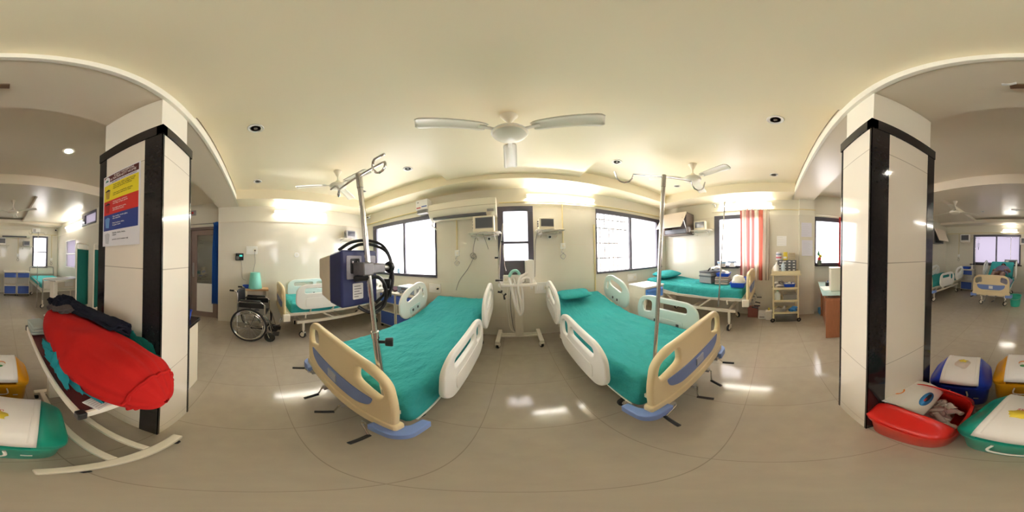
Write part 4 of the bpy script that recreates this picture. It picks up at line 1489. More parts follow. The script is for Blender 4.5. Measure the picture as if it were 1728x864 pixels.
M_INK = mat('ink_dark', (.02, .02, .02), .5)
M_INKW = mat('ink_white', (.85, .82, .78), .5)
ptext('SUJAY HOSPITAL', .60, .945, .0235, M_INKW)
ptext('& MATERNITY HOME', .57, .902, .0235, M_INKW)
ptext('BIO-MEDICAL WASTE MANAGEMENT', .60, .856, .0125, mat('ink_navy', (.05, .05, .2), .5))
ptext('Human tissue, organs, soiled dressings,\ncotton, plaster casts, bandages, linen,\nexpired and discarded medicines', .31, .808, .0122, M_INK, align='LEFT')
ptext('Soiled waste, body fluids, placenta,\nitems stained with blood, swabs', .31, .685, .0122, M_INK, align='LEFT')
ptext('Tubing, bottles, catheters,\nurine bags, syringes, gloves', .31, .565, .0122, M_INKW, align='LEFT')
ptext('Recyclable plastic waste,\nvials without needles', .31, .475, .0122, M_INKW, align='LEFT')
ptext('Glass bottles, broken glass,\nvials, ampoules', .31, .365, .0122, M_INKW, align='LEFT')
ptext('Metal implants, slides,\ndry glass waste', .31, .28, .0122, M_INKW, align='LEFT')
ptext('Needles, blades, sharps,\nscalpels', .31, .155, .0122, M_INK, align='LEFT')
ptext('puncture proof container only', .31, .075, .0115, M_INK, align='LEFT')
lg = MB().cyl((-PW / 2 + .12 * PW, PH / 2 - .085 * PH, .0), (-PW / 2 + .12 * PW, PH / 2 - .085 * PH, .003), .030, n=24).build('crest', MATS['poster_white'], t)
MB().prism([(-.018, -.008), (-.004, .010), (.002, .002), (.008, .008), (.018, -.008)], 0, .0038, Matrix.Translation((-PW / 2 + .12 * PW, PH / 2 - .085 * PH, 0))).build('crest_mark', mat('crest_green', (.05, .22, .2), .5), lg)
for yy, cm in ((.705, mat('sketch_ochre', (.42, .28, .05), .5)), (.505, mat('sketch_red', (.38, .02, .02), .5)), (.305, mat('sketch_blue', (.15, .32, .60), .5)), (.10, mat('sketch_grey', (.55, .55, .57), .5))):
    cx, cyy = -PW / 2 + .155 * PW, -PH / 2 + yy * PH
    pb = MB().prism([(cx - .018, cyy - .032), (cx + .014, cyy - .036), (cx + .022, cyy + .025), (cx + .004, cyy + .034), (cx - .026, cyy + .026)], 0, .003).build('bin_picture', cm, t, smooth=False)
    MB().prism([(cx - .026, cyy + .021), (cx + .022, cyy + .020), (cx + .022, cyy + .026), (cx + .004, cyy + .035), (cx - .026, cyy + .027)], 0, .0034).build('picture_lid', M_INK if yy > .5 else cm, pb, smooth=False)
# ================================================================== right-hand side
# flap cabinet in the corner
t = thing('wall_cabinet', 'beige wall cabinet with its flap door propped open in the right front corner', 'wall cabinet', (3.50, 2.12, 1.84))
M_CABD = mat('dark_brown_board', (.17, .13, .115), .5, var=.1)
b = MB()
b.box(-.34, 0, -.32, -.30, 0, .49)
b.box(-.34, 0, .30, .32, 0, .49)
b.box(-.34, 0, -.32, .32, .47, .49)
b.box(-.34, 0, -.32, .32, -.02, .0)
b.box(-.02, 0, -.32, .32, 0, .49)
b.build('carcass', M_CABD, t, bevel=.003)
MB().box(-.335, -.03, -.29, .29, .01, .11).build('dark_unit', M_SCREEN, t, bevel=.004)
MB().prism([(0, 0), (-.27, -.375), (-.29, -.365), (-.015, .015)], -.33, .33, fr((-.34, 0, .485), (1, 0, 0), (0, 0, 1))).build('flap_door', mat('beige_laminate', (.78, .68, .56), .4), t, bevel=.002)
b = MB()
b.cyl((-.30, -.29, .10), (-.42, -.29, .30), .010)
b.cyl((-.42, -.29, .30), (-.49, -.29, .335), .006)
b.build('gas_strut', M_CHROME, t)
t = thing('clear_bag', 'crumpled clear plastic bag hanging from the open flap cabinet', 'plastic bag', (3.17, 1.77, 1.86))
MB().grid(lambda u, v: Vector((.05 * cos(u * 2 * pi) * (1 - .5 * abs(v - .5)) + .02 * nz(u * 6, v * 6), .06 * sin(u * 2 * pi) * (1 - .5 * abs(v - .5)), .12 * v + .02 * nz(u * 5, v * 5, 3))), 18, 9, cu=True).build('film', M_CLEAR, t)

# striped curtain
t = thing('window_curtain', 'red and cream striped curtain at the right wall window', 'curtain', (3.455, .36, 0))


def stripes(name):
    m = bpy.data.materials.new(name)
    m.use_nodes = True
    nt = m.node_tree
    b_ = nt.nodes['Principled BSDF']
    b_.inputs['Roughness'].default_value = .9
    tc = nt.nodes.new('ShaderNodeTexCoord')
    sp_ = nt.nodes.new('ShaderNodeSeparateXYZ')
    nt.links.new(tc.outputs['UV'], sp_.inputs[0])
    r = nt.nodes.new('ShaderNodeValToRGB')
    r.color_ramp.interpolation = 'CONSTANT'
    cols = [(0, (.62, .20, .18)), (.06, (.78, .66, .58)), (.20, (.50, .21, .20)), (.33, (.76, .64, .57)), (.40, (.52, .20, .19)), (.49, (.78, .73, .62)), (.64, (.64, .17, .12)), (.79, (.78, .72, .62)), (.92, (.76, .70, .62)), (.985, (.22, .13, .12))]
    el = r.color_ramp.elements
    while len(el) < len(cols):
        el.new(.5)
    for e, (p, c_) in zip(el, cols):
        e.position = p
        e.color = (*c_, 1)
    nt.links.new(sp_.outputs[0], r.inputs[0])
    nt.links.new(r.outputs[0], b_.inputs['Base Color'])
    tr = nt.nodes.new('ShaderNodeBsdfTranslucent')
    nt.links.new(r.outputs[0], tr.inputs[0])
    mx = nt.nodes.new('ShaderNodeMixShader')
    mx.inputs[0].default_value = .22
    nt.links.new(b_.outputs[0], mx.inputs[1])
    nt.links.new(tr.outputs[0], mx.inputs[2])
    nt.links.new(mx.outputs[0], nt.nodes['Material Output'].inputs[0])
    return m


def uvgrid(o, nu, nv):
    me = o.data
    uv = me.uv_layers.new(name='UVMap')
    for p in me.polygons:
        for li in p.loop_indices:
            vi = me.loops[li].vertex_index
            uv.data[li].uv = ((vi // nv) / (nu - 1), (vi % nv) / (nv - 1))


def cg(u, v):
    y = .31 - u * .62
    a = .026 * (.5 + .5 * v)
    return Vector((a * sin(u * 6.5 * 2 * pi) + .012 * nz(u * 7, v * 2), y + .03 * nz(u * 3, v * 1.5, 8) * v, 2.36 - 1.56 * v))


o = MB().grid(cg, 90, 30).build('cloth', stripes('striped_curtain'), t)
uvgrid(o, 90, 30)
MB().cyl((.0, .95, 2.33), (.0, -.38, 2.33), .012).build('rod', M_STEELW, t)
for k in range(7):
    MB().torus((.0, .29 - k * .095, 2.335), .022, .004, (0, 1, 0), 16, 6).build('eyelet_ring', M_STEEL, t)
t = thing('window_curtain', 'narrow red curtain at the corridor window behind the plain pillar', 'curtain', (3.47, -1.62, 0))
MB().grid(lambda u, v: Vector((.025 * sin(u * 3 * 2 * pi), .10 - u * .24, 2.25 - 1.3 * v)), 30, 10).build('cloth', mat('red_curtain_cotton', (.60, .05, .04), .9), t, solid=.003)
MB().cyl((0, .75, 2.25), (0, -.2, 2.25), .010).build('rod', M_STEELW, t)

# things on the right window sill and corridor sill
b = MB().box(3.36, 3.50, .69, 1.29, 1.06, 1.085)
struct(b.build('trim_8', M_GRANITE))
b = MB().box(3.42, 3.56, -1.76, -.96, 1.095, 1.115)
struct(b.build('trim_9', M_GRANITE))
t = thing('plastic_tub', 'white lidded tub with blue band on the right wall window sill', 'tub', (3.43, 1.08, 1.087))
MB().lathe([(0, 0), (.05, 0), (.062, .10), (.066, .105), (.066, .12), (0, .125)], 22, Matrix.Diagonal((1, 1.6, 1, 1))).build('shell', M_WHITE, t)
MB().lathe([(.0625, .075), (.066, .08), (.066, .10), (.0625, .10)], 22, Matrix.Diagonal((1, 1.6, 1, 1)), caps=False).build('band', mat('pale_blue_plastic', (.3, .5, .8), .4), t)
t = thing('small_scale', 'small white kitchen scale with grey dish on the right wall window sill', 'scale', (3.43, .84, 1.087))
MB().prism(rpoly([(-.06, 0), (.06, 0), (.04, .09), (-.04, .09)], .01), -.045, .045, fr((0, 0, 0), (0, 1, 0), (0, 0, 1))).build('body', M_WHITE, t, bevel=.004)
MB().box(-.06, .06, -.10, .10, .09, .125).build('dish', mat('blue_grey_plastic', (.30, .36, .48), .4), t, bevel=.01)
t = thing('toy_figure', 'small red, yellow and green potted ornament on the corridor window sill', 'ornament', (3.46, -1.05, 1.117))
MB().lathe([(0, 0), (.04, 0), (.055, .04), (.05, .10), (.035, .12), (0, .12)], 18).build('pot', mat('ornament_dark', (.08, .10, .07), .5), t)
for p, r, c_ in (((0, .0, .14), .045, (.65, .05, .05)), ((.0, -.02, .20), .04, (.75, .60, .05)), ((0, .02, .24), .03, (.05, .25, .10))):
    MB().ball(p, r).build('blossom', mat('ornament_%d' % int(c_[0] * 100), c_, .5), t)
MB().lathe([(.03, 0), (.012, .06), (0, .09)], 10, Matrix.Translation((0, .02, .25))).build('tip', mat('ornament_green', (.04, .16, .06), .6), t)

# ------------------------------------------------------------------ supply trolley
t = thing('supply_trolley', 'cream five-tier supply trolley with black casters by the right wall', 'trolley', (3.22, -.275, 0))
for sy in (-1, 1):
    for x in (-.17, .17):
        b = MB().tube([(x, sy * .235, .09), (x, sy * .235, 1.0)], .016)
        b.build('post', mat('cream_yellow_steel', (.76, .66, .42), .4), t)
        MB().torus((x, sy * .25, .045), .032, .014, (1, .3, 0), 20, 8).build('caster', M_RUB, t)
for z in (.20, .45, .70):
    s_ = MB().box(-.18, .18, -.225, .225, z, z + .012)
    s_.box(-.185, -.175, -.225, .225, z - .012, z + .032)
    s_.box(.175, .185, -.225, .225, z - .005, z + .032)
    s_.build('shelf', MATS['cream_yellow_steel'], t, bevel=.003)
s_ = MB().box(-.20, .20, -.265, .265, .985, 1.0)
s_.box(-.205, -.195, -.265, .265, .985, 1.05)
s_.box(.195, .205, -.265, .265, .985, 1.05)
s_.box(-.20, .20, -.27, -.26, .985, 1.05)
s_.box(-.20, .20, .26, .27, .985, 1.05)
s_.box(-.215, -.20, -.285, .285, .965, .995)
s_.build('top_tray', MATS['cream_yellow_steel'], t, bevel=.003)
# on the trolley
t = thing('drawer_organiser', 'dark grey organiser of small drawers on top of the supply trolley', 'drawer organiser', (3.32, -.305, 1.002))
MB().box(-.07, .07, -.195, .175, 0, .24).build('case', M_DGREY, t, bevel=.004)
for i in range(4):
    for j in range(4):
        d_ = MB().box(-.078, -.066, -.185 + .09 * j, -.105 + .09 * j, .012 + .057 * i, .060 + .057 * i).build('drawer', mat('organiser_drawer', (.16, .17, .18), .35), t, bevel=.002)
        MB().box(-.082, -.076, -.165 + .09 * j, -.125 + .09 * j, .034 + .057 * i, .052 + .057 * i).build('drawer_label', M_PAPER, d_)
for y, w_, h_, c_, lb in ((-.15, .105, .155, (.78, .75, .78), 'white jar with a pink band on top of the drawer organiser'), (-.285, .075, .16, (.72, .55, .06), 'yellow carton on top of the drawer organiser'), (-.42, .115, .145, (.55, .47, .30), 'tan carton with drawer fronts on top of the drawer organiser')):
    t = thing('carton' if y < -.2 else 'jar', lb, 'box' if y < -.2 else 'jar', (3.32, y, 1.244))
    if y > -.2:
        MB().lathe([(0, 0), (.052, 0), (.056, .01), (.056, .135), (.05, .14), (.05, .16), (0, .162)], 20).build('body', mat('jar_white', c_, .35), t)
        MB().lathe([(.0565, .035), (.0575, .036), (.0575, .065), (.0565, .066)], 20, caps=False).build('label_band', mat('pink_red', (.70, .16, .20), .5), t)
        MB().lathe([(.0565, .10), (.0575, .101), (.0575, .13), (.0565, .131)], 20, caps=False).build('label_band', mat('label_blue_grey', (.3, .36, .5), .5), t)
    else:
        MB().box(-.05, .05, -w_ / 2, w_ / 2, 0, h_).build('body', mat('carton_%d' % int(c_[0] * 100), c_, .6), t, bevel=.003)
        if w_ > .1:
            for i in range(3):
                MB().box(-.053, -.049, -.045, .045, .01 + .045 * i, .048 + .045 * i).build('front', mat('tan_front', (.45, .38, .26), .5), t, bevel=.002)
        else:
            MB().box(-.052, -.049, -.02, .045, .03, .07).build('printed_label', M_PAPER, t)


def bottle(label, loc, h, r, m, cap, tall=False, group=None):
    t = thing('bottle', label, 'bottle', loc, 0, group)
    MB().lathe([(0, 0), (r * .95, 0), (r, .01), (r, h * .58), (r * .8, h * .68), (r * .32, h * .80), (r * .30, h * .86), (0, h * .86)], 20).build('body', m, t)
    MB().lathe([(r * .34, h * .85), (r * .34, h * .93), (r * .12, h * .95), (r * .10, h), (0, h)], 14).build('cap', cap, t)
    return t


bottle('white squeeze bottle at the left end of the trolley top', (3.10, -.10, 1.002), .22, .05, M_WHITE, M_WHITE)
bottle('pale blue pump bottle standing in front of the drawer organiser', (3.12, -.225, 1.002), .24, .042, mat('clear_blue_plastic', (.55, .66, .74), .25), M_WHITE)
bottle('small white bottle behind the squeeze bottle on the trolley top', (3.17, -.06, 1.002), .17, .035, M_CREAMP, M_GREY)
b = thing('loose_supplies', 'small vials and packets scattered along the front of the trolley top', 'supplies', (3.08, -.40, 1.002))
for k in range(9):
    q = MB().cyl((-.02 + .05 * rnd.random(), -.10 + .025 * k, .012), (.0 + .04 * rnd.random(), -.08 + .025 * k, .014), .010, n=10)
    q.build('vial', (M_PAPER, M_CREAMP, M_DGREY)[k % 3], b)
tray('royal blue tray of packets on the upper shelf of the supply trolley', (3.15, -.345, .732), R(90), .22, .20, .055)


def packets(name, label, cat, loc, spread, n, size, mats_, seed):
    """a heap of small crumpled sachets: one thing, each sachet a part"""
    r_ = random.Random(seed)
    t = thing(name, label, cat, loc)
    for k in range(n):
        M_ = at((r_.random() - .5) * spread[0], (r_.random() - .5) * spread[1], size * .3 + spread[2] * r_.random() * (k / n), r_.random() * 6, (r_.random() - .5) * .9, (r_.random() - .5) * .9)
        a, b_ = size * (.6 + .6 * r_.random()), size * (.4 + .4 * r_.random())
        MB().grid(lambda u, v: Vector(((u - .5) * 2 * a, (v - .5) * 2 * b_, .35 * size * sin(u * pi) * sin(v * pi) + .12 * size * nz(u * 4, v * 4, k))), 8, 8, M=M_).build('packet', mats_[k % len(mats_)], t, solid=size * .15)
    return t


M_SACH = mat('pale_sachet', (.74, .70, .66), .5)
M_SACHG = mat('grey_sachet', (.60, .58, .55), .5)
packets('sterile_packets', 'heap of white packets in the blue tray on the upper trolley shelf', 'packets', (3.15, -.345, .745), (.14, .17, .08), 18, .042, (M_PAPER, M_SACH, M_PAPER), 3)
packets('plastic_packets', 'heap of clear packets beside the blue tray on the upper trolley shelf', 'packets', (3.15, -.15, .718), (.18, .12, .14), 14, .075, (M_SACH, M_CLEAR, M_SACHG), 5)


def box_clear(label, loc, w_, d_, h_, lid=True):
    t = thing('plastic_box', label, 'plastic box', loc)
    b_ = MB()
    b_.box(-d_ / 2, d_ / 2, -w_ / 2, w_ / 2, 0, .004)
    b_.box(-d_ / 2, -d_ / 2 + .004, -w_ / 2, w_ / 2, 0, h_)
    b_.box(d_ / 2 - .004, d_ / 2, -w_ / 2, w_ / 2, 0, h_)
    b_.box(-d_ / 2, d_ / 2, -w_ / 2, -w_ / 2 + .004, 0, h_)
    b_.box(-d_ / 2, d_ / 2, w_ / 2 - .004, w_ / 2, 0, h_)
    b_.build('shell', M_CLEAR, t)
    if lid:
        MB().box(-d_ / 2 - .006, d_ / 2 + .006, -w_ / 2 - .006, w_ / 2 + .006, h_, h_ + .012).build('lid', M_CLEAR, t, bevel=.004)
    r_ = random.Random(int(w_ * 1000))
    for k in range(6):
        M_ = at((r_.random() - .5) * d_ * .6, (k - 2.5) * w_ / 7, h_ * .3, r_.random(), .3 * r_.random())
        MB().box(-d_ * .22, d_ * .22, -w_ * .06, w_ * .06, -h_ * .25, h_ * .3, M_).build('content', (M_SACHG, M_SACH, M_STEELW)[k % 3], t, bevel=.003)
    return t


box_clear('clear box of supplies on the middle shelf of the supply trolley', (3.17, -.355, .464), .25, .22, .11)
t = bottle('mint capped clear jar on the middle shelf of the supply trolley', (3.13, -.12, .464), .20, .06, mat('frosted_jar', (.70, .74, .68), .3), mat('mint_cap', (.35, .62, .48), .4))
packets('instrument_packets', 'grey and white packets on the lower shelf of the supply trolley', 'packets', (3.16, -.19, .214), (.18, .20, .10), 12, .075, (M_SACHG, M_SACH, M_GREY), 8)
packets('blue_packets', 'bright blue folded packets on the lower shelf of the supply trolley', 'packets', (3.14, -.42, .214), (.14, .08, .08), 6, .075, (mat('sky_blue_wrap', (.05, .25, .62), .6),), 9)
box_clear('long clear box on the floor under the supply trolley', (3.21, -.28, .004), .40, .28, .13)
t = thing('bottle', 'large white jerrican with yellow cap on the floor beside the supply trolley', 'jerrican', (3.20, .05, 0))
MB().panel(rrect(-.07, .07, 0, .22, .03), [], .11, .02, fr((0, 0, 0), (0, 1, 0), (0, 0, 1))).build('body', mat('milky_plastic', (.76, .73, .66), .35), t)
MB().cyl((0, 0, .21), (0, 0, .265), .025, .02).build('cap', mat('yellow_cap', (.75, .60, .10), .4), t)
t = thing('carton', 'low white carton on the floor left of the jerrican', 'box', (3.31, .19, 0))
MB().box(-.09, .09, -.075, .075, 0, .14).build('body', M_PAPER, t, bevel=.003)
MB().box(-.092, -.088, -.05, .05, .03, .06).build('printed_band', M_GREY, t)
t = thing('cardboard_box', 'dark red brown box on the floor beside the bed with trays', 'box', (3.40, .27 - .03, 0))
t.location = (3.38, .385, 0)
MB().box(-.09, .09, -.10, .10, 0, .20).build('body', mat('red_brown_card', (.30, .10, .08), .7), t, bevel=.004)
MB().box(-.095, .095, -.105, .105, .20, .215).build('lid', MATS['red_brown_card'], t, bevel=.003)
t = thing('floor_carton', 'small blue and white carton on the corridor floor by the desk', 'box', (3.42, -1.12, 0))
MB().box(-.07, .07, -.09, .09, 0, .13).build('body', mat('carton_blue', (.10, .35, .62), .5), t, bevel=.003)
MB().box(-.072, -.068, -.07, .07, .07, .12).build('printed_band', M_PAPER, t)


def wall_paper(label, M_, w_, h_, lines=8, cat='paper', m_=M_PAPER):
    t = thing('wall_paper', label, cat)
    t.matrix_world = M_
    MB().box(-w_ / 2, w_ / 2, -h_ / 2, h_ / 2, 0, .003).build('sheet', m_, t, smooth=False)
    b_ = MB()
    for k in range(lines):
        y = h_ * .36 - k * h_ * .72 / max(1, lines - 1)
        b_.box(-w_ * .4, w_ * (.1 + .3 * ((k * 7) % 5) / 5), y - h_ * .006, y + h_ * .006, .003, .0036)
    b_.build('printed_lines', mat('faint_print', (.52, .52, .55), .6), t, smooth=False)
    return t


M_LILAC = mat('lilac_paper', (.72, .70, .78), .7)
wall_paper('plain printed sheet taped to the wall above the supply trolley', facing_room((3.50, -.22, 1.645), 'right'), .21, .215, 4)
wall_paper('upper printed notice on the right pilaster', facing_room((3.43, -.75, 1.89), 'right'), .23, .31, 6, 'notice', M_LILAC)
wall_paper('lower printed notice on the right pilaster', facing_room((3.43, -.765, 1.495), 'right'), .24, .34, 12, 'notice', M_LILAC)

# ------------------------------------------------------------------ desk
t = thing('desk', 'brown laminate desk with glass top partly behind the plain pillar', 'desk', (2.72, -1.20, 0), R(-13))
MB().box(-.52, .52, -.30, .30, .66, .70).build('top', M_WOOD, t, bevel=.004)
MB().box(-.52, -.49, -.29, .29, 0, .66).build('end_panel', M_WOOD, t, bevel=.003)
MB().box(.49, .52, -.29, .29, 0, .66).build('end_panel', M_WOOD, t, bevel=.003)
MB().box(-.49, .49, .24, .26, .05, .66).build('modesty_panel', M_WOOD, t, bevel=.003)
MB().box(-.40, -.10, -.26, .20, .45, .66).build('drawer_box', M_WOOD, t, bevel=.003)
for sx in (-1, 1):
    for sy in (-1, 1):
        MB().cyl((sx * .44, sy * .24, .70), (sx * .44, sy * .24, .755), .014).build('standoff', M_CHROME, t)
MB().box(-.57, .57, -.32, .35, .755, .767).build('glass_top', mat('green_glass', (.50, .70, .68), .05, spec=.6), t, bevel=.003)
dm = Matrix.Translation((2.72, -1.20, 0)) @ Matrix.Rotation(R(-13), 4, 'Z')


def ond(x, y, z=.768):
    return dm @ Vector((x, y, z))


t = thing('water_filter', 'tall cream plastic housing standing on the glass desk', 'cream box', ond(-.24, .08), R(-13))
MB().box(-.10, .10, -.12, .12, 0, .36).build('body', M_CREAMP, t, bevel=.012)
MB().box(-.105, .105, -.125, .125, .355, .385).build('lid', M_CREAMP, t, bevel=.01)
t = thing('papers', 'white papers lying on the glass desk', 'papers', ond(-.12, .24), R(-5))
MB().box(-.15, .15, -.08, .08, 0, .008).build('sheets', M_PAPER, t)
t = thing('pen_stand', 'small black pen stand on the glass desk', 'pen stand', ond(.10, .20), 0)
MB().box(-.035, .035, -.03, .03, 0, .07).build('body', M_BLACK, t, bevel=.004)
for k in range(3):
    MB().cyl((-.02 + .02 * k, 0, .05), (-.025 + .025 * k, .0, .11), .004).build('pen', (M_TRAYB, M_BLACK, M_WHITE)[k], t)

# ------------------------------------------------------------------ things on the bed by the right wall
zt_ = .80
t = thing('carry_case', 'grey fabric carry case with a dark lid on the bed by the right wall', 'case', (3.02, 1.20, zt_ + .008), R(-12))
MB().box(-.17, .17, -.14, .14, 0, .20).build('body', mat('grey_fabric', (.26, .26, .27), .8, bump=.2), t, bevel=.012)
MB().box(-.175, .175, -.145, .145, .125, .15).build('band', M_DGREY, t, bevel=.004)
MB().box(-.175, .175, -.145, .145, .20, .23).build('lid', M_DGREY, t, bevel=.012)
MB().tube(spline([(-.10, -.02, .225), (-.05, -.03, .275), (.05, -.02, .28), (.11, 0, .225)], 6), .014).build('handle', M_BLACK, t)
t = thing('folded_linen', 'stack of folded brown and grey linen on the bed by the right wall', 'linen', (2.98, .90, zt_ + .006), R(4))
for k in range(4):
    MB().grid(lambda u, v: Vector((.17 * cos(u * 2 * pi) * (1 if 1 else 0), 0, 0)), 3, 3) if 0 else None
    MB().panel(rrect(-.17, .17, -.13, .13, .03), [], .034, .015, Matrix.Translation((.006 * (k % 2), .004 * k, .019 + .035 * k)) @ Matrix.Rotation(.06 * (k - 1.5), 4, 'Z')).build('fold', mat('linen_%d' % (k % 2), ((.40, .33, .28), (.30, .25, .22))[k % 2], .9, bump=.3), t)
tray('royal blue tray of white packs on the folded linen', (2.98, .90, zt_ + .15), R(92), .24, .26, .055)
packets('wrapped_packs', 'white wrapped packs heaped in the tray on the folded linen', 'packets', (2.98, .91, zt_ + .165), (.16, .20, .07), 9, .055, (M_PAPER, M_SACH, M_PAPER), 21)
tray('royal blue tray behind the plastic bag at the foot of the bed with trays', (3.12, .57, zt_ + .005), R(90), .26, .24, .10)
packets('wrapped_packs', 'pale packs in the tray behind the plastic bag', 'packets', (3.12, .57, zt_ + .03), (.16, .16, .09), 9, .05, (M_SACH, M_PAPER, M_SACHG), 23)
tray('royal blue tray holding a full clear bag, at the near edge of a bed', (2.74, .565, zt_ + .005), R(90), .26, .22, .075)
t = thing('plastic_bag', 'full clear bag with pale yellow rolls in the near tray on the bed', 'plastic bag', (2.74, .565, zt_ + .018))
MB().grid(lambda u, v: Vector(((.095 + .012 * nz(u * 7, v * 7, 2)) * cos(u * 2 * pi) * sin(pi * (.06 + .94 * v)) ** .6, (.115 + .02 * nz(u * 6, v * 6)) * sin(u * 2 * pi) * sin(pi * (.06 + .94 * v)) ** .6, .19 * (1 - cos(pi * v)) / 2 + .01 * nz(u * 8, v * 8))), 30, 16, cu=True).build('film', mat('hazy_bag', (.78, .75, .66), .3, bump=.5, bscale=25), t)
MB().cyl((-.02, .03, .05), (.0, .075, .10), .045, n=18).build('gauze_roll', mat('pale_yellow_gauze', (.78, .70, .46), .8), t)
packets('cotton_roll', 'loose white bag on top of the grey carry case', 'plastic bag', (3.0, 1.06, zt_ + .27), (.10, .10, .03), 6, .07, (M_SACH, M_PAPER), 31)

# ================================================================== pedal-less swing bins by the pillars


def hood(u, v, h=.15):
    s_ = min(1, max(0, (1 - abs(u)) / .42))
    s_ = s_ * s_ * (3 - 2 * s_)
    return h * (.12 + .88 * s_) * max(0, 1 - abs(v) ** 2.4) ** .55


def swing_bin(colour, label, loc, rz, flap=True, hgt=.27, w_=.225, d_=.175):
    t = thing('swing_bin', label, 'waste bin', loc, rz, 'swing lid waste bins')
    m_ = M_BIN[colour]
    n = 44

    def rr(k, sx, sy, p=4.5):
        a = 2 * pi * k / n
        c_, s_ = cos(a), sin(a)
        return (sx * abs(c_) ** (2 / p) * (1 if c_ > 0 else -1), sy * abs(s_) ** (2 / p) * (1 if s_ > 0 else -1))
    rings = [(.84, .83, 0.004), (.87, .86, 0), (.88, .87, .006), (.945, .94, hgt * .80), (.95, .94, hgt * .86), (1.0, 1.0, hgt * .88), (1.01, 1.01, hgt * .94), (1.0, 1.0, hgt), (.93, .92, hgt + .002), (.90, .89, hgt - .02), (.84, .83, .012)]
    vs, fs = [], []
    for a, b_, z in rings:
        vs += [(*rr(k, w_ * a, d_ * b_), z) for k in range(n)]
    for i in range(len(rings) - 1):
        fs += [(i * n + k, i * n + (k + 1) % n, (i + 1) * n + (k + 1) % n, (i + 1) * n + k) for k in range(n)]
    fs += [tuple(range(n - 1, -1, -1)), tuple((len(rings) - 1) * n + k for k in range(n))]
    tub = MB().add(vs, fs).build('tub', m_, t, ang=50)
    # coloured hood: two rising cheeks with the opening between them
    for s_ in (-1, 1):
        def hf(u, v):
            uu = s_ * (1 - u * (.47 if flap else .42))
            vv = 2 * v - 1
            x = uu * w_ * .985
            k = (1 - min(1, abs(uu)) ** 6) ** (1 / 6.) if abs(uu) < 1 else .25
            y = vv * d_ * .97 * max(.55, k)
            return Vector((x, y, hgt - .004 + hood(uu, vv)))
        MB().grid(hf, 14, 26).build('hood_cheek', m_, t, solid=.005)
    for s_ in (-1, 1):
        pts = [(-.055, s_ * (d_ + .002), hgt * .86), (-.055, s_ * (d_ + .022), hgt * .66), (.055, s_ * (d_ + .022), hgt * .66), (.055, s_ * (d_ + .002), hgt * .86)]
        MB().tube(spline([pts[0], pts[1], pts[2], pts[3]], 6), .006).build('handle', M_FLAP, t, label='white side handle')
    MB().box(.10, .135, -d_ * .93, -d_ * .905, hgt * .42, hgt * .47).build('maker_plate', M_FLAP, t, bevel=.002)
    MB().box(-w_ * .935, -w_ * .905, -.03, .01, hgt * .48, hgt * .53).build('maker_plate', M_FLAP, t, bevel=.002)
    if flap:
        def ff(u, v):
            uu = (u - .5) * 1.16
            vv = (2 * v - 1) * .985
            return Vector((uu * w_, vv * d_ * .98, hgt + .008 + hood(min(.57, abs(uu)), vv)))
        fl_ = MB().grid(ff, 18, 30).build('flap', M_FLAP, t, solid=.006, label='white swing flap')
        for s_ in (-1, 1):
            MB().tube([ff(.5 + s_ * .40, k / 28) + Vector((0, 0, .004)) for k in range(1, 28)], .0025, 6).build('raised_line', M_FLAP, fl_)
        return t, ff, fl_
    return t, None, None


def sticker(ff, parent, u0, v0, ru, rv, m_, name='sticker', nn=26, off=.0052, shape=None):
    vs = [ff(u0, v0) + Vector((0, 0, off))]
    for k in range(nn):
        a = 2 * pi * k / nn
        r_ = shape(a) if shape else 1
        vs.append(ff(u0 + ru * cos(a) * r_, v0 + rv * sin(a) * r_) + Vector((0, 0, off)))
    fs = [(0, 1 + k, 1 + (k + 1) % nn) for k in range(nn)]
    return MB().add(vs, fs).build(name, m_, parent, solid=.0008)


M_SY = mat('sticker_yellow', (.80, .62, .05), .5)
M_SO = mat('sticker_orange', (.80, .26, .04), .5)
M_SG = mat('sticker_green', (.06, .28, .08), .5)
M_SR = mat('sticker_red', (.6, .03, .03), .5)

tg, ff, fl_ = swing_bin('green', 'green swing bin with white lid and worn yellow sticker, in front of the yellow bin', (-.03, -.675, 0), R(165), hgt=.30, w_=.245, d_=.215)
sticker(ff, fl_, .40, .40, .17, .08, M_SY, 'worn_sticker', shape=lambda a: 1 + .10 * sin(5 * a) + .08 * cos(9 * a) + .06 * sin(14 * a))
for k, ch in enumerate('USE'):
    p = ff(.45 - .05 * k, .505) + Vector((0, 0, .007))
    MB().text(ch, .028, at(p.x, p.y, p.z, R(180), 0, R(20)), .0004).build('lettering', M_SR, fl_, smooth=False)
ty, ff, fl_ = swing_bin('yellow', 'yellow swing bin with white lid and oval sticker behind the green bin', (.01, -1.30, 0), R(181), hgt=.28, w_=.225, d_=.20)
sticker(ff, fl_, .52, .36, .16, .085, M_SO, 'sticker_top')
sticker(ff, fl_, .52, .33, .15, .07, mat('sticker_cream', (.80, .76, .66), .5), 'sticker_middle', off=.0066)
sticker(ff, fl_, .50, .275, .10, .032, M_SG, 'sticker_bottom', off=.0078)
tb, ff, fl_ = swing_bin('blue', 'blue swing bin with white lid and peeled sticker beside the plain pillar', (.46, -1.16, 0), R(194), hgt=.28, w_=.225, d_=.20)
sticker(ff, fl_, .5, .42, .22, .15, mat('sticker_residue', (.70, .58, .50), .7, var=.15, vscale=30), 'peeled_sticker', shape=lambda a: 1 + .10 * sin(4 * a))
sticker(ff, fl_, .5, .52, .12, .05, M_SY, 'sticker_scrap', off=.0068, shape=lambda a: 1 + .3 * sin(5 * a))
tr_, _, _ = swing_bin('red', 'red swing bin standing open with its lid pushed aside, full of clear waste', (.455, -.655, 0), R(96), flap=False, hgt=.27, w_=.232, d_=.225)
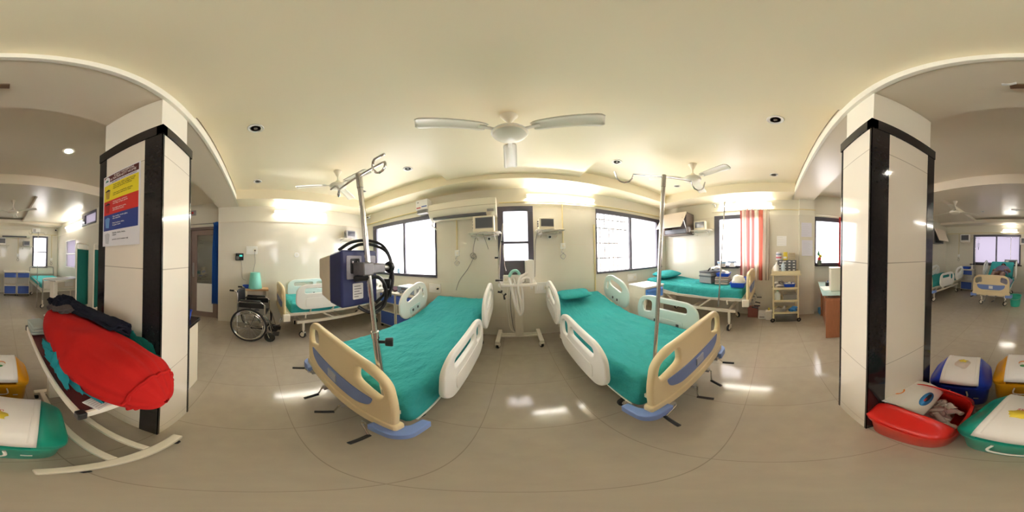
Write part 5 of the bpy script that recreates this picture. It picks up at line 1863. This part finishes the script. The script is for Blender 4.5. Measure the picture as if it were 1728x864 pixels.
# waste inside
r_ = random.Random(5)
binM = Matrix.Translation((.455, -.655, 0)) @ Matrix.Rotation(R(96), 4, 'Z')
MB().panel(rrect(-.16, .16, -.12, .12, .05), [], .15, .02, Matrix.Translation((0, 0, .13))).build('bag_fill', mat('pinkish_bag', (.70, .50, .50), .35, bump=.6, bscale=20), tr_)
for k in range(26):
    p = binM @ Vector((-.12 + .24 * r_.random(), -.10 + .27 * r_.random(), .222 + .03 * r_.random()))
    a = r_.random() * 6
    L_ = .028 + .02 * r_.random()
    if k % 3 == 0:
        v = thing('waste_vial', 'small clear capped vial lying in the open red bin', 'vial', p, a, 'vials in the red bin')
        MB().cyl((-L_, 0, 0), (L_, 0, .01), .017, n=14).build('body', mat('rosy_vial', (.66, .54, .54), .25), v)
        MB().cyl((L_, 0, .01), (L_ + .012, 0, .012), .018, n=14).build('cap', M_WHITE, v, bevel=.002)
    else:
        v = thing('waste_wrapper', 'crumpled clear wrapper lying in the open red bin', 'wrapper', p, a, 'wrappers in the red bin')
        MB().grid(lambda u, w2: Vector(((u - .5) * .10, (w2 - .5) * .07, .02 * nz(u * 4, w2 * 4, k) + .012 * sin(u * 6))), 9, 7).build('film', (mat('rosy_film', (.62, .42, .43), .3), M_SACH, MATS['rosy_film'])[k % 3], v, solid=.002)
# the red bin's lid, slid off and tilted
lid = thing('bin_flap', 'white lid with blue oval sticker lying tilted across the open red bin', 'bin lid', (.575, -.675, .292))
lid.rotation_euler = (R(14), R(0), R(100))


def lf_(u, v):
    vv = 2 * v - 1
    k = max(0, vv)
    return Vector(((u - .5) * .30, vv * .178 - .03 * k ** 4, .095 * (1 - k ** 2.2 * 1.15) - .012 * max(0, -vv) ** 3))


lo = MB().grid(lf_, 14, 34).build('shell', M_FLAP, lid, solid=.006)


def lff(u, v):
    return lf_(u, v)


def lst(u0, v0, ru, rv, m_, name, off=.0055):
    c0 = lf_(u0, v0)
    vs = []
    for k in range(26):
        a = 2 * pi * k / 26
        u, v = u0 + ru * cos(a), v0 + rv * sin(a)
        e = 1e-3
        nn_ = (lf_(u + e, v) - lf_(u - e, v)).cross(lf_(u, v + e) - lf_(u, v - e)).normalized()
        vs.append(lf_(u, v) + nn_ * off)
    nn_ = (lf_(u0 + e, v0) - lf_(u0 - e, v0)).cross(lf_(u0, v0 + e) - lf_(u0, v0 - e)).normalized()
    vs.append(c0 + nn_ * off)
    return MB().add(vs, [(26, k, (k + 1) % 26) for k in range(26)]).build(name, m_, lid, solid=.0008)


lst(.5, .855, .24, .075, mat('sticker_sky_blue', (.05, .28, .66), .4), 'blue_sticker')
lst(.46, .86, .14, .030, mat('sticker_dark', (.03, .03, .06), .5), 'sticker_emblem', .0062)
lst(.54, .845, .06, .014, M_SR, 'sticker_spot', .0072)
lst(.55, .40, .13, .095, M_SO, 'oval_sticker')
lst(.55, .41, .085, .060, mat('sticker_cream', (.80, .76, .66), .5), 'oval_sticker_face', .0062)
lst(.55, .335, .085, .026, M_SG, 'oval_sticker_green', .0072)
# tubing on the floor between the bins
b = MB()
for k in range(3):
    b.tube([(.20 + (.085 - .012 * k) * cos(a * pi / 12) + .01 * k, -.93 + .05 * sin(a * pi / 12) * (1 - .1 * k), .012 + .014 * k + .006 * sin(a + k)) for a in range(24)], .010, 8, True)
tag(b.build('coiled_tube', mat('old_cream_hose', (.50, .42, .32), .5)), 'dusty coiled hose on the floor between the red and green bins', 'hose')
# ================================================================== tilting table with the red sack
t = thing('overbed_table', 'maroon topped wheeled table with cream frame beside the poster pillar', 'overbed table', (0, 0, 0))
MB().box(-.565, -.185, -1.20, -.345, .825, .842).build('top', M_LAM, t, bevel=.002)
b = MB()
b.box(-.195, -.183, -1.205, -.340, .815, .850)
b.box(-.567, -.555, -1.205, -.340, .815, .850)
b.box(-.555, -.195, -.350, -.338, .815, .850)
b.box(-.555, -.195, -1.207, -1.195, .815, .850)
b.build('edge_strip', M_STEELW, t, bevel=.003)
for x in (-.19, -.56):
    for y in (-.345, -1.20):
        MB().box(x - .013, x + .013, y - .013, y + .013, .812, .853).build('corner_cap', M_BLACK, t, bevel=.004)
MB().box(-.42, -.33, -1.12, -1.05, .10, .80).build('column', M_STEELW, t, bevel=.01)
MB().box(-.41, -.34, -1.16, -.60, .78, .815).build('top_support', M_STEELW, t, bevel=.005)
b = MB()
b.box(-.62, -.09, -.345, -.30, .065, .105)
b.build('foot_bar', M_STEELW, t, bevel=.006)
MB().box(-.62, -.25, -1.19, -1.145, .065, .105).build('foot_bar', M_STEELW, t, bevel=.006)
for x in (-.305, -.447):
    MB().box(x - .018, x + .018, -1.15, -.345, .068, .103).build('foot_rail', M_STEELW, t, bevel=.005)
for x, y in ((-.585, -.325), (-.20, -.325), (-.585, -1.165), (-.27, -1.165)):
    b = MB().cyl((x - .012, y, .03), (x + .012, y, .03), .03, n=16).cyl((x, y, .05), (x, y, .075), .010)
    b.build('caster', M_RUB, t, bevel=.004)

# sack: runs along the table, gathered at the near end
M_SACK = mat('red_sack_cotton', (.44, .012, .010), .85, spec=.2, var=.12, vscale=4, bump=.35, bscale=14)
t = thing('laundry_sack', 'bulging red cloth sack lying along the maroon topped table', 'sack')
SA, SB = Vector((-.385, -1.17, .957)), Vector((-.352, -.245, .960))
sax = (SB - SA)
sl = sax.length
sax.normalize()
sside = Vector((0, 0, 1)).cross(sax).normalized() * -1


def sack_pt(u, v, off=0.):
    """u around, v along 0 far .. 1 near (gathered)"""
    a = 2 * pi * u
    prof = max(0, 1 - abs(2 * v - 1) ** (3.2 if v < .5 else 4.5)) ** .5
    rx = .158 * prof * (.84 + .22 * v)
    rz_ = .120 * prof * (.86 + .20 * v)
    g = max(0, (v - .72) / .28)
    pleat = 1 - .14 * g * abs(sin(a * 6.5 + .6 * nz(v * 4, u * 6))) - .03 * g * sin(a * 15)
    bulge = 1 + .05 * nz(cos(a) * 1.2, sin(a) * 1.2, v * 4)
    rx, rz_ = (rx * pleat * bulge + off), (rz_ * pleat * bulge + off)
    c_ = SA + sax * (sl * (v + .03 * g))
    z = sin(a) * rz_
    if z < -.108:
        z = -.108 + (z + .108) * .2
    p = c_ + sside * (cos(a) * rx) + Vector((0, 0, z - .05 * max(0, (v - .88) / .12) ** 2 + .012 * nz(cos(a) * 2, sin(a) * 2, v * 7)))
    return p


vs_ = [.0005 + .999 * (1 - cos(pi * k / 64)) / 2 for k in range(65)]
MB().grid(lambda u, v: sack_pt(u, vs_[int(round(v * 64))]), 72, 65, cu=True).build('cloth', M_SACK, t, ang=85)
b = MB()
b.tube([sack_pt(k / 36, .955, .004) for k in range(36)], .006, 8, True)
b.build('gathered_hem', M_SACK, t)

# folded trousers and cloths draped on top
M_JEAN = mat('charcoal_navy_cloth', (.012, .013, .022), .9, spec=.15, bump=.3, bscale=50, var=.25, vscale=20)
M_STRIPE = mat('grey_ribbed_cloth', (.105, .085, .080), .9, spec=.15, bump=.6, bscale=30, stretch=(1, 14, 1), var=.3, vscale=14)


def draped(name, label, cat, u_of, v0, v1, half, offs, m_, seed, nlay=3, lay=.012, ends=.0):
    """layers of folded cloth following the sack's upper side: u_of(v) is the centre line around the sack"""
    t = thing(name, label, cat)
    for L_ in range(nlay):
        def f(s_, w2):
            v = v0 + (v1 - v0) * s_
            x = (w2 - .5) * 2
            wid = half * (1 - .10 * L_) * (1 + .22 * nz(s_ * 3, seed + L_))
            u = u_of(v) + x * wid + .012 * nz(s_ * 4, seed, L_)
            e = (1 - abs(x) ** 6)
            o_ = offs + lay * L_ * (.5 + .5 * e) + .010 * nz(s_ * 7, x * 1.5, seed + L_ * 3) + .008 * nz(s_ * 16, x * 3, seed)
            return sack_pt(u, min(.97, max(.03, v)), o_ + .004)
        MB().grid(f, 46, 18).build('fold', m_, t, solid=.009)
    return t


# sack angle: u = .25 is up; u towards 0 is the pillar side, towards .5 the aisle side
draped('folded_trousers', 'dark navy folded trousers lying on top of the red sack', 'clothes', lambda v: .30 + .085 * v, .04, .70, .062, .010, M_JEAN, 2.2, 5, .011)
draped('grey_cloth', 'grey striped folded cloth beside the dark trousers on the red sack', 'clothes', lambda v: .17 + .27 * v, .07, .34, .060, .008, M_STRIPE, 5.1, 3, .010)
t = thing('dark_garment', 'bunched dark shirt heaped at the far end of the red sack', 'clothes', (-.41, -1.03, 1.065))
MB().grid(lambda u, v: Vector((.085 * (u - .5) * 2, .11 * (v - .5) * 2, .01 + .05 * sin(u * pi) * sin(v * pi) + .03 * nz(u * 4, v * 4, 2) + .012 * nz(u * 12, v * 12))), 34, 28).build('cloth', M_JEAN, t, solid=.02)

# teal gowns stuffed beside the sack
M_GOWN = mat('teal_gown_cotton', (.018, .23, .27), .85, spec=.2, bump=.3, bscale=25, var=.15)


def bunch(name, label, loc, sx, sy, sz, m_, seed, cat='cloth', rz=0.):
    t = thing(name, label, cat, loc, rz)

    def f(u, v):
        a, b_ = 2 * pi * u, pi * v
        k = 1 + .30 * nz(cos(a) * 1.6 + seed, sin(a) * 1.6, v * 3) + .16 * sin(a * 5 + v * 6 + seed) * sin(b_) + .34 * max(0, 1 - 5 * abs(nz(cos(a) * 2.6, sin(a) * 2.6 + seed, v * 2.5))) - .16
        return Vector((sx * cos(a) * sin(b_) * k, sy * sin(a) * sin(b_) * k, sz * (1 - cos(b_)) / 2 * (1 + .35 * nz(cos(a) * 3, sin(a) * 3 + seed, v * 4) + .3 * max(0, 1 - 5 * abs(nz(cos(a) * 2, sin(a) * 2, v * 2 + seed))))))
    MB().grid(f, 110, 40, cu=True).build('cloth', m_, t, ang=80)
    return t


bunch('teal_gown', 'crumpled teal gown pushed under the aisle side of the red sack', (-.235, -.60, .853), .042, .20, .10, M_GOWN, 3.3)
bunch('teal_gown', 'corner of a teal gown showing between the sack and the pillar', (-.545, -.56, .856), .032, .19, .13, M_TEALD, 6.1)
t = thing('folded_sheet', 'grey green folded plastic sheet at the far end of the maroon table', 'sheet', (-.245, -1.105, .852))
for k in range(3):
    MB().panel(rrect(-.055, .055, -.085, .085, .02), [], .022, .009, at(0, 0, .012 + .022 * k, .05 * k)).build('fold', mat('grey_green_sheet', (.30, .35, .32), .6, var=.1), t)
t = thing('notice_card', 'white printed card lying on the maroon table top under the sack', 'card', (-.272, -.372, .853), R(15))
MB().box(-.025, .050, -.030, .030, 0, .004).build('sheet', M_PAPER, t)
b = MB()
for k in range(6):
    b.box(-.020, .044, -.024 + .009 * k, -.022 + .009 * k, .004, .0046)
b.build('printed_lines', mat('faint_print', (.52, .52, .55), .6), t)

# ================================================================== the far ward behind the camera
Gb = 'bedside cabinets of the far ward'
drawer_cabinet('blue doored bedside cabinet of the far ward, next to the steel bed', (-.715, -5.84, 0), pi, w=.44, h=.86, blue=mat('far_cabinet_blue', (.05, .11, .42), .4), group=Gb)
drawer_cabinet('blue doored bedside cabinet of the far ward, second from the steel bed', (-.255, -5.84, 0), pi, w=.44, h=.86, blue=MATS['far_cabinet_blue'], group=Gb)
drawer_cabinet('blue drawer cabinet with items on it under the far wall monitor', (2.24, -5.94, 0), pi, w=.48, h=.84, blue=mat('far_cabinet_blue', (.05, .11, .42), .4), group=Gb)
tray('blue tray on the far cabinet under the wall monitor', (2.30, -5.93, .85), 0, .30, .22, .08)
bottle('white bottle beside the blue tray on the far cabinet', (2.07, -5.90, .85), .20, .04, M_WHITE, M_BLUE)

# steel bed with hoop ends
t = thing('steel_bed', 'steel ward bed with hoop ends and green mattress under the narrow far window', 'hospital bed', (-1.45, -3.95, 0), pi)
zf2 = lambda y: .70
mattress_mb(.45, 2.02, zf2, .12, 12., .6).build('mattress', mat('light_teal_cotton', (.03, .42, .42), .85, bump=.3, bscale=30), t, ang=60)
b = MB()
for s in (-1, 1):
    b.box(s * .46 - .02, s * .46 + .02, 0, 2.05, .50, .56)
for y in (.05, .7, 1.4, 2.0):
    b.box(-.46, .46, y - .02, y + .02, .50, .545)
b.box(-.45, .45, .04, 2.0, .555, .575)
b.build('frame', M_STEELW, t, bevel=.004)
for y, h_ in ((0, .86), (2.06, 1.02)):
    hp = MB().tube(spline([(-.46, y, .30), (-.46, y, h_ - .10), (-.40, y, h_), (0, y, h_), (.40, y, h_), (.46, y, h_ - .10), (.46, y, .30)], 8), .017).build('end_hoop', M_STEEL, t)
    MB().box(-.44, .44, y - .008, y + .008, h_ - .26, h_ - .06).build('end_panel', M_STEELW, hp)
for sx in (-1, 1):
    for y in (.25, 1.85):
        MB().box(sx * .40 - .016, sx * .40 + .016, y - .016, y + .016, .12, .50).build('leg', M_STEELW, t)
        caster(t, sx * .40, y, .055, .14, M_STEELW, .4)
for s in (-1, 1):
    MB().tube([(s * .50, .25, .60), (s * .50, .30, .70), (s * .50, 1.7, .74), (s * .50, 1.8, .60)], .010).build('low_rail', M_CHROME, t)
MB().box(.12, .36, -.03, -.01, .64, .80).build('record_holder', M_WHITE, t, label='white record sheet holder')
drip_stand('thin drip stand standing at the foot corner of the steel bed', (-.91, -4.25, .004), (-.91, -4.25, 2.05), (1, 0), .16, 'hook', .009)

t = thing('overbed_table', 'cream column overbed table with grey top beside the steel bed', 'overbed table', (-1.35, -3.42, 0), R(24))
MB().box(-.44, .44, -.20, .20, .905, .925).build('top', mat('grey_laminate', (.42, .40, .38), .25), t, bevel=.003)
b = MB()
for s in (-1, 1):
    b.box(-.445, .445, s * .203 - .006, s * .203 + .006, .895, .93)
b.build('edge_strip', M_STEELW, t)
MB().box(.25, .37, -.06, .06, .10, .90).build('column', M_STEELW, t, bevel=.008)
for s in (-1, 1):
    MB().box(-.30, .42, s * .17 - .02, s * .17 + .02, .06, .10).build('foot_rail', M_STEELW, t, bevel=.005)
MB().box(.26, .36, -.19, .19, .062, .10).build('foot_bar', M_STEELW, t, bevel=.005)
for sx in (-.27, .39):
    for s in (-1, 1):
        MB().cyl((sx - .01, s * .17, .03), (sx + .01, s * .17, .03), .03, n=14).build('caster', M_RUB, t)

for k, (x, y, rz, lb) in enumerate(((-1.60, -3.02, R(31), 'folding screen panel with green cloth, nearer the steel bed'), (-1.97, -2.86, R(14), 'folding screen panel with green cloth, half hidden by the poster pillar'))):
    t = thing('folding_screen', lb, 'screen', (x, y, 0), rz, 'green folding screen panels')
    w2 = .235
    MB().tube(spline([(-w2, 0, .05), (-w2, 0, 1.0), (-w2, 0, 1.60), (-w2 + .04, 0, 1.68), (0, 0, 1.69), (w2 - .04, 0, 1.68), (w2, 0, 1.60), (w2, 0, 1.0), (w2, 0, .05)], 6), .014).build('frame', M_STEELW, t)
    for z in (.34, 1.58):
        MB().cyl((-w2, 0, z), (w2, 0, z), .008).build('cloth_bar', M_STEELW, t)
    MB().grid(lambda u, v: Vector(((u - .5) * 2 * (w2 - .02) * (1 - .06 * sin(v * pi)), .022 * sin(u * 7 * 2 * pi), .36 + 1.21 * v)), 64, 10).build('cloth', mat('bottle_green_cloth', (.010, .15, .115), .9), t, solid=.002)
    for s in (-1, 1):
        MB().box(s * w2 - .012, s * w2 + .012, -.12, .12, .03, .05).build('foot', M_STEELW, t, bevel=.003)
        MB().cyl((s * w2 - .008, .10, .018), (s * w2 + .008, .10, .018), .018, n=12).build('caster', M_RUB, t)

# far beds
bedF = hospital_bed('occupied cream bed with raised backrest under the wide far window', (.90, -4.03, 0), .02, 0, bumper='blue', rails=(
    (1, .53, 1.22, .58, 'head', R(26), W), (-1, -.53, 1.22, .58, 'head', R(26), W)), seed=14.3, rz=pi, raise_y=9, zoff=1)
bedG = hospital_bed('cream bed along the far ward side wall by the flap cabinet', (2.85, -3.62, 0), .04, 4, bumper='blue', rails=(
    (1, .53, .30, .44, 'foot', 0, W), (1, .53, 1.30, .50, 'head', R(5), W), (-1, -.50, 1.30, .50, 'head', R(5), W)), seed=17.3, rz=pi)
# raised backrest of the occupied bed
t = thing('backrest_cushion', 'raised teal back section behind the patient on the far bed', 'mattress', (.90, -5.37, .60), 0)
MB().panel(rrect(-.42, .42, 0, .80, .05), [], .11, .04, Matrix.Rotation(R(55), 4, 'X') @ Matrix.Rotation(pi, 4, 'Y') if 0 else fr((0, 0, .05), (1, 0, 0), (0, -.80, .62))).build('cushion', M_TEAL, t)
t = thing('red_pillow', 'dark red patterned pillow at the head of the occupied far bed', 'pillow', (1.17, -5.92, 1.07))
MB().panel(rrect(-.14, .14, -.10, .10, .05), [], .08, .035, fr((0, 0, 0), (1, 0, 0), (0, -.75, .66))).build('cover', mat('maroon_print', (.28, .02, .05), .85, var=.4, vscale=25), t)
# patient: one continuous figure reclining, blanket on top
SKIN = mat('skin_brown', (.22, .11, .07), .55, var=.06, vscale=20)
t = thing('person', 'person reclining on the raised far bed in a purple grey patterned gown', 'person', (.82, -4.98, .735))


def skin_body(name, joints, edges, m_, parent, root=0):
    me = bpy.data.meshes.new(name)
    me.from_pydata([j[0] for j in joints], edges, [])
    me.update()
    o = bpy.data.objects.new(name, me)
    COL.objects.link(o)
    md = o.modifiers.new('body', 'SKIN')
    md.use_smooth_shade = True
    if not me.skin_vertices:
        return o
    for i, j in enumerate(joints):
        sv = me.skin_vertices[0].data[i]
        sv.radius = j[1] if isinstance(j[1], tuple) else (j[1], j[1])
        sv.use_root = (i == root)
    ss = o.modifiers.new('smooth', 'SUBSURF')
    ss.levels = 2
    ss.render_levels = 2
    me.materials.append(m_)
    o.parent = parent
    return o


# recline: hips at y 0, legs towards +y (foot of bed), torso rises towards -y
jt = [((0, 0, .10), (.15, .11)), ((0, -.20, .13), (.14, .10)), ((0, -.42, .20), (.17, .10)), ((0, -.52, .245), (.055, .055)), ((0, -.58, .28), (.075, .085)), ((0, -.65, .315), (.07, .08)),
      ((.10, .06, .09), .085), ((.12, .44, .17), .062), ((.12, .80, .08), .042), ((.12, .86, .14), .035),
      ((-.10, .06, .09), .085), ((-.12, .45, .14), .062), ((-.12, .82, .07), .042), ((-.12, .88, .14), .035),
      ((.20, -.40, .20), .055), ((.27, -.20, .15), .042), ((.20, .02, .22), .030), ((.17, .10, .22), (.03, .018)),
      ((-.20, -.40, .20), .055), ((-.27, -.20, .15), .042), ((-.18, .0, .23), .030), ((-.14, .08, .23), (.03, .018))]
ed = [(0, 1), (1, 2), (2, 3), (3, 4), (4, 5), (0, 6), (6, 7), (7, 8), (8, 9), (0, 10), (10, 11), (11, 12), (12, 13), (2, 14), (14, 15), (15, 16), (16, 17), (2, 18), (18, 19), (19, 20), (20, 21)]
body = skin_body('body', jt, ed, SKIN, t)
# face
fc = MB().ball((0, -.575, .385), .016, .020, .022).build('nose', SKIN, t)
for s in (-1, 1):
    MB().ball((s * .030, -.605, .385), .010).build('eye', M_INK, t)
    MB().ball((s * .082, -.62, .30), .012, .03, .02).build('ear', SKIN, t)
MB().box(-.025, .025, -.552, -.544, .362, .370).build('mouth', mat('lips', (.22, .06, .05), .5), t)
MB().grid(lambda u, v: Vector((.090 * cos(2 * pi * u) * sin(pi * (.02 + .5 * v)), -.630 - .105 * cos(pi * (.02 + .5 * v)), .300 + .098 * sin(2 * pi * u) * sin(pi * (.02 + .5 * v)))), 24, 10, cu=True).build('hair', mat('black_hair', (.012, .010, .009), .5), t)
for s in (-1, 1):
    for k in range(5):
        MB().tube(spline([(s * (.13 + .014 * k), .10, .225), (s * (.128 + .014 * k), .135 - .004 * abs(k - 2), .222), (s * (.126 + .013 * k), .155 - .006 * abs(k - 2), .212)], 4), .008).build('finger', SKIN, t)
GOWN = mat('purple_grey_print', (.15, .13, .22), .85, var=.6, vscale=40)
MB().grid(lambda u, v: Vector((.235 * cos(pi * u) * (1 + .05 * nz(u * 5, v * 5)), .10 - .56 * v, .06 + .12 * v + .15 * sin(pi * u) + .015 * nz(u * 7, v * 9))), 26, 20).build('gown', GOWN, t, solid=.01)
t = thing('blanket', 'grey and purple patterned blanket over the legs of the reclining person', 'blanket', (.86, -4.55, .60))
MB().grid(lambda u, v: Vector(((u - .5) * .86, (v - .5) * .95, .02 + (.155 + .05 * sin(v * 4)) * max(0, sin(pi * u)) ** .55 * (1 - .35 * abs(2 * v - 1) ** 3) + .025 * nz(u * 5, v * 6, 4))), 40, 40).build('cloth', mat('grey_violet_blanket', (.22, .20, .27), .9, var=.5, vscale=18), t, solid=.015)

t = thing('bucket', 'green plastic bucket on the floor beside the occupied far bed', 'bucket', (.30, -4.42, 0))
MB().lathe([(0, .005), (.12, .005), (.125, 0), (.165, .30), (.175, .305), (.172, .315), (.158, .31), (.12, .012), (0, .012)], 30).build('shell', mat('green_bucket_plastic', (.04, .42, .30), .4), t)
MB().tube([(.17 * cos(a * pi / 10), .17 * sin(a * pi / 10) * .35 + .12, .30 - .08 * sin(a * pi / 10)) for a in range(11)], .004).build('handle', M_STEEL, t)
drip_stand('drip stand behind the occupied far bed in front of the wide window', (.62, -5.98, .44), (.62, -6.0, 2.08), (1, 0), .17, 'hook', .009)
drip_stand('drip stand with a hanging bag left of the wide far window', (1.98, -5.98, .004), (1.98, -5.98, 2.06), (1, 0), .13, 'hook', .009)
t = thing('drip_bag', 'small dark drip set hanging from the stand by the wide far window', 'drip bag', (1.86, -5.98, 1.70))
MB().panel(rrect(-.045, .045, 0, .16, .02), [], .03, .012, XZ()).build('bag', M_CLEAR, t)
MB().cyl((0, 0, .16), (0, 0, .31), .003).build('hanger', M_CABLE, t)
MB().cyl((0, 0, -.10), (0, 0, 0), .012).build('drip_chamber', M_DGREY, t)
t = thing('medical_device', 'grey boxed machine on the far window sill behind the occupied bed', 'medical device', (.60, -6.05, 1.05))
MB().box(-.24, .24, -.08, .10, 0, .20).build('case', mat('grey_case', (.30, .30, .34), .4), t, bevel=.01)
MB().box(-.20, .06, .098, .104, .05, .17).build('screen', M_SCREEN, t)
MB().box(.10, .2, .098, .106, .04, .16).build('key_panel', M_WHITE, t, bevel=.003)
struct(MB().box(.2, 2.2, -6.15, -5.98, 1.015, 1.05).build('trim_10', M_GRANITE))

# far wall fittings
wall_shelf(facing_room((2.42, YB, 1.89), 'back'), .46, .25, 'wall shelf under the monitor left of the wide far window', False)
monitor(facing_room((2.42, -5.93, 1.905), 'back'), .38, .30, .14, 'white patient monitor on the far wall left of the wide window', M_WHITE)
wall_shelf(facing_room((.02, YB, 1.80), 'back'), .46, .25, 'wall shelf under the monitor right of the wide far window', False)
monitor(facing_room((.10, -5.93, 1.815), 'back'), .36, .26, .14, 'white patient monitor on the far wall right of the wide window', M_WHITE)
wall_shelf(facing_room((-.86, YB, 1.77), 'back'), .46, .25, 'wall shelf under the dark monitor beside the narrow far window', False)
monitor(facing_room((-.84, -5.93, 1.785), 'back'), .25, .20, .14, 'small dark monitor beside the narrow far window', M_GREY)
t = thing('air_conditioner', 'cream split air conditioner on the far wall above the blue cabinets', 'air conditioner', (-.42, -6.148, 2.10), pi)
prof = rpoly([(0, 0), (-.10, 0), (-.185, .07), (-.215, .16), (-.20, .30), (0, .31)], [.005, .03, .04, .04, .03, .005])
MB().prism(prof, -.56, .56, fr((0, 0, 0), (0, 1, 0), (0, 0, 1))).build('body', M_CREAMP, t, bevel=.006)
MB().box(-.48, .42, -.188, -.12, .012, .055).build('air_outlet', M_DGREY, t, bevel=.004)
t = thing('voltage_stabiliser', 'white stabiliser box on the far wall above the narrow window', 'stabiliser', (-1.21, -6.148, 2.31), pi)
MB().box(-.15, .15, -.16, 0, 0, .17).build('case', M_WHITE, t, bevel=.006)
MB().box(-.13, -.02, -.163, -.158, .03, .14).build('dial_panel', M_GREY, t)
t = thing('security_camera', 'small white security camera in the far corner above the steel bed', 'camera', (-2.02, -6.08, 2.47))
MB().cyl((0, 0, 0), (.05, .10, -.02), .04, n=14).build('body', M_WHITE, t, bevel=.004)
MB().cyl((.05, .10, -.02), (.056, .112, -.022), .03, n=14).build('lens', M_BLACK, t)
MB().tube([(0, 0, .02), (0, -.03, .08), (0, -.055, .09)], .012).build('mounting_arm', M_WHITE, t)
t = thing('wall_cabinet', 'grey wall cabinet with its flap propped open on the far ward side wall', 'wall cabinet', (3.36, -5.0, 1.80))
b = MB()
b.box(-.34, 0, -.32, -.30, 0, .49)
b.box(-.34, 0, .30, .32, 0, .49)
b.box(-.34, 0, -.32, .32, .47, .49)
b.box(-.34, 0, -.32, .32, -.02, .0)
b.box(-.02, 0, -.32, .32, 0, .49)
b.build('carcass', mat('grey_board', (.22, .21, .20), .5), t, bevel=.003)
MB().prism([(0, 0), (-.20, -.42), (-.22, -.41), (-.015, .015)], -.33, .33, fr((-.34, 0, .485), (1, 0, 0), (0, 0, 1))).build('flap_door', MATS['beige_laminate'], t, bevel=.002)
b = MB()
b.cyl((-2.05, -6.135, 2.27), (3.3, -6.135, 2.27), .010, n=8)
b.cyl((2.75, -6.135, 1.4), (2.75, -6.135, 2.27), .010, n=8)
b.cyl((-1.86, -6.135, 1.35), (-1.86, -6.135, 2.27), .010, n=8)
b.cyl((-.55, -6.135, 1.5), (-.55, -6.135, 2.27), .010, n=8)
struct(b.build('trim_11', M_YCON))
for x, z, lb in ((-1.86, 1.32, 'small white switch with dangling mask right of the narrow far window'), (2.75, 1.36, 'small white switch on the far wall below the monitor left of the wide window'), (-.55, 1.45, 'small white switch on the far wall between the two shelves')):
    t = thing('wall_switch', lb, 'switch')
    t.matrix_world = facing_room((x, YB, z), 'back')
    MB().box(-.05, .05, -.055, .055, 0, .02).build('plate', M_WHITE, t, bevel=.004)
    MB().tube(spline([(0, -.05, .012), (-.03, -.10, .02), (.04, -.16, .02), (.0, -.22, .02), (-.05, -.17, .02), (.01, -.11, .02)], 6), .006, 6).build('hanging_tube', M_CABLE, t)
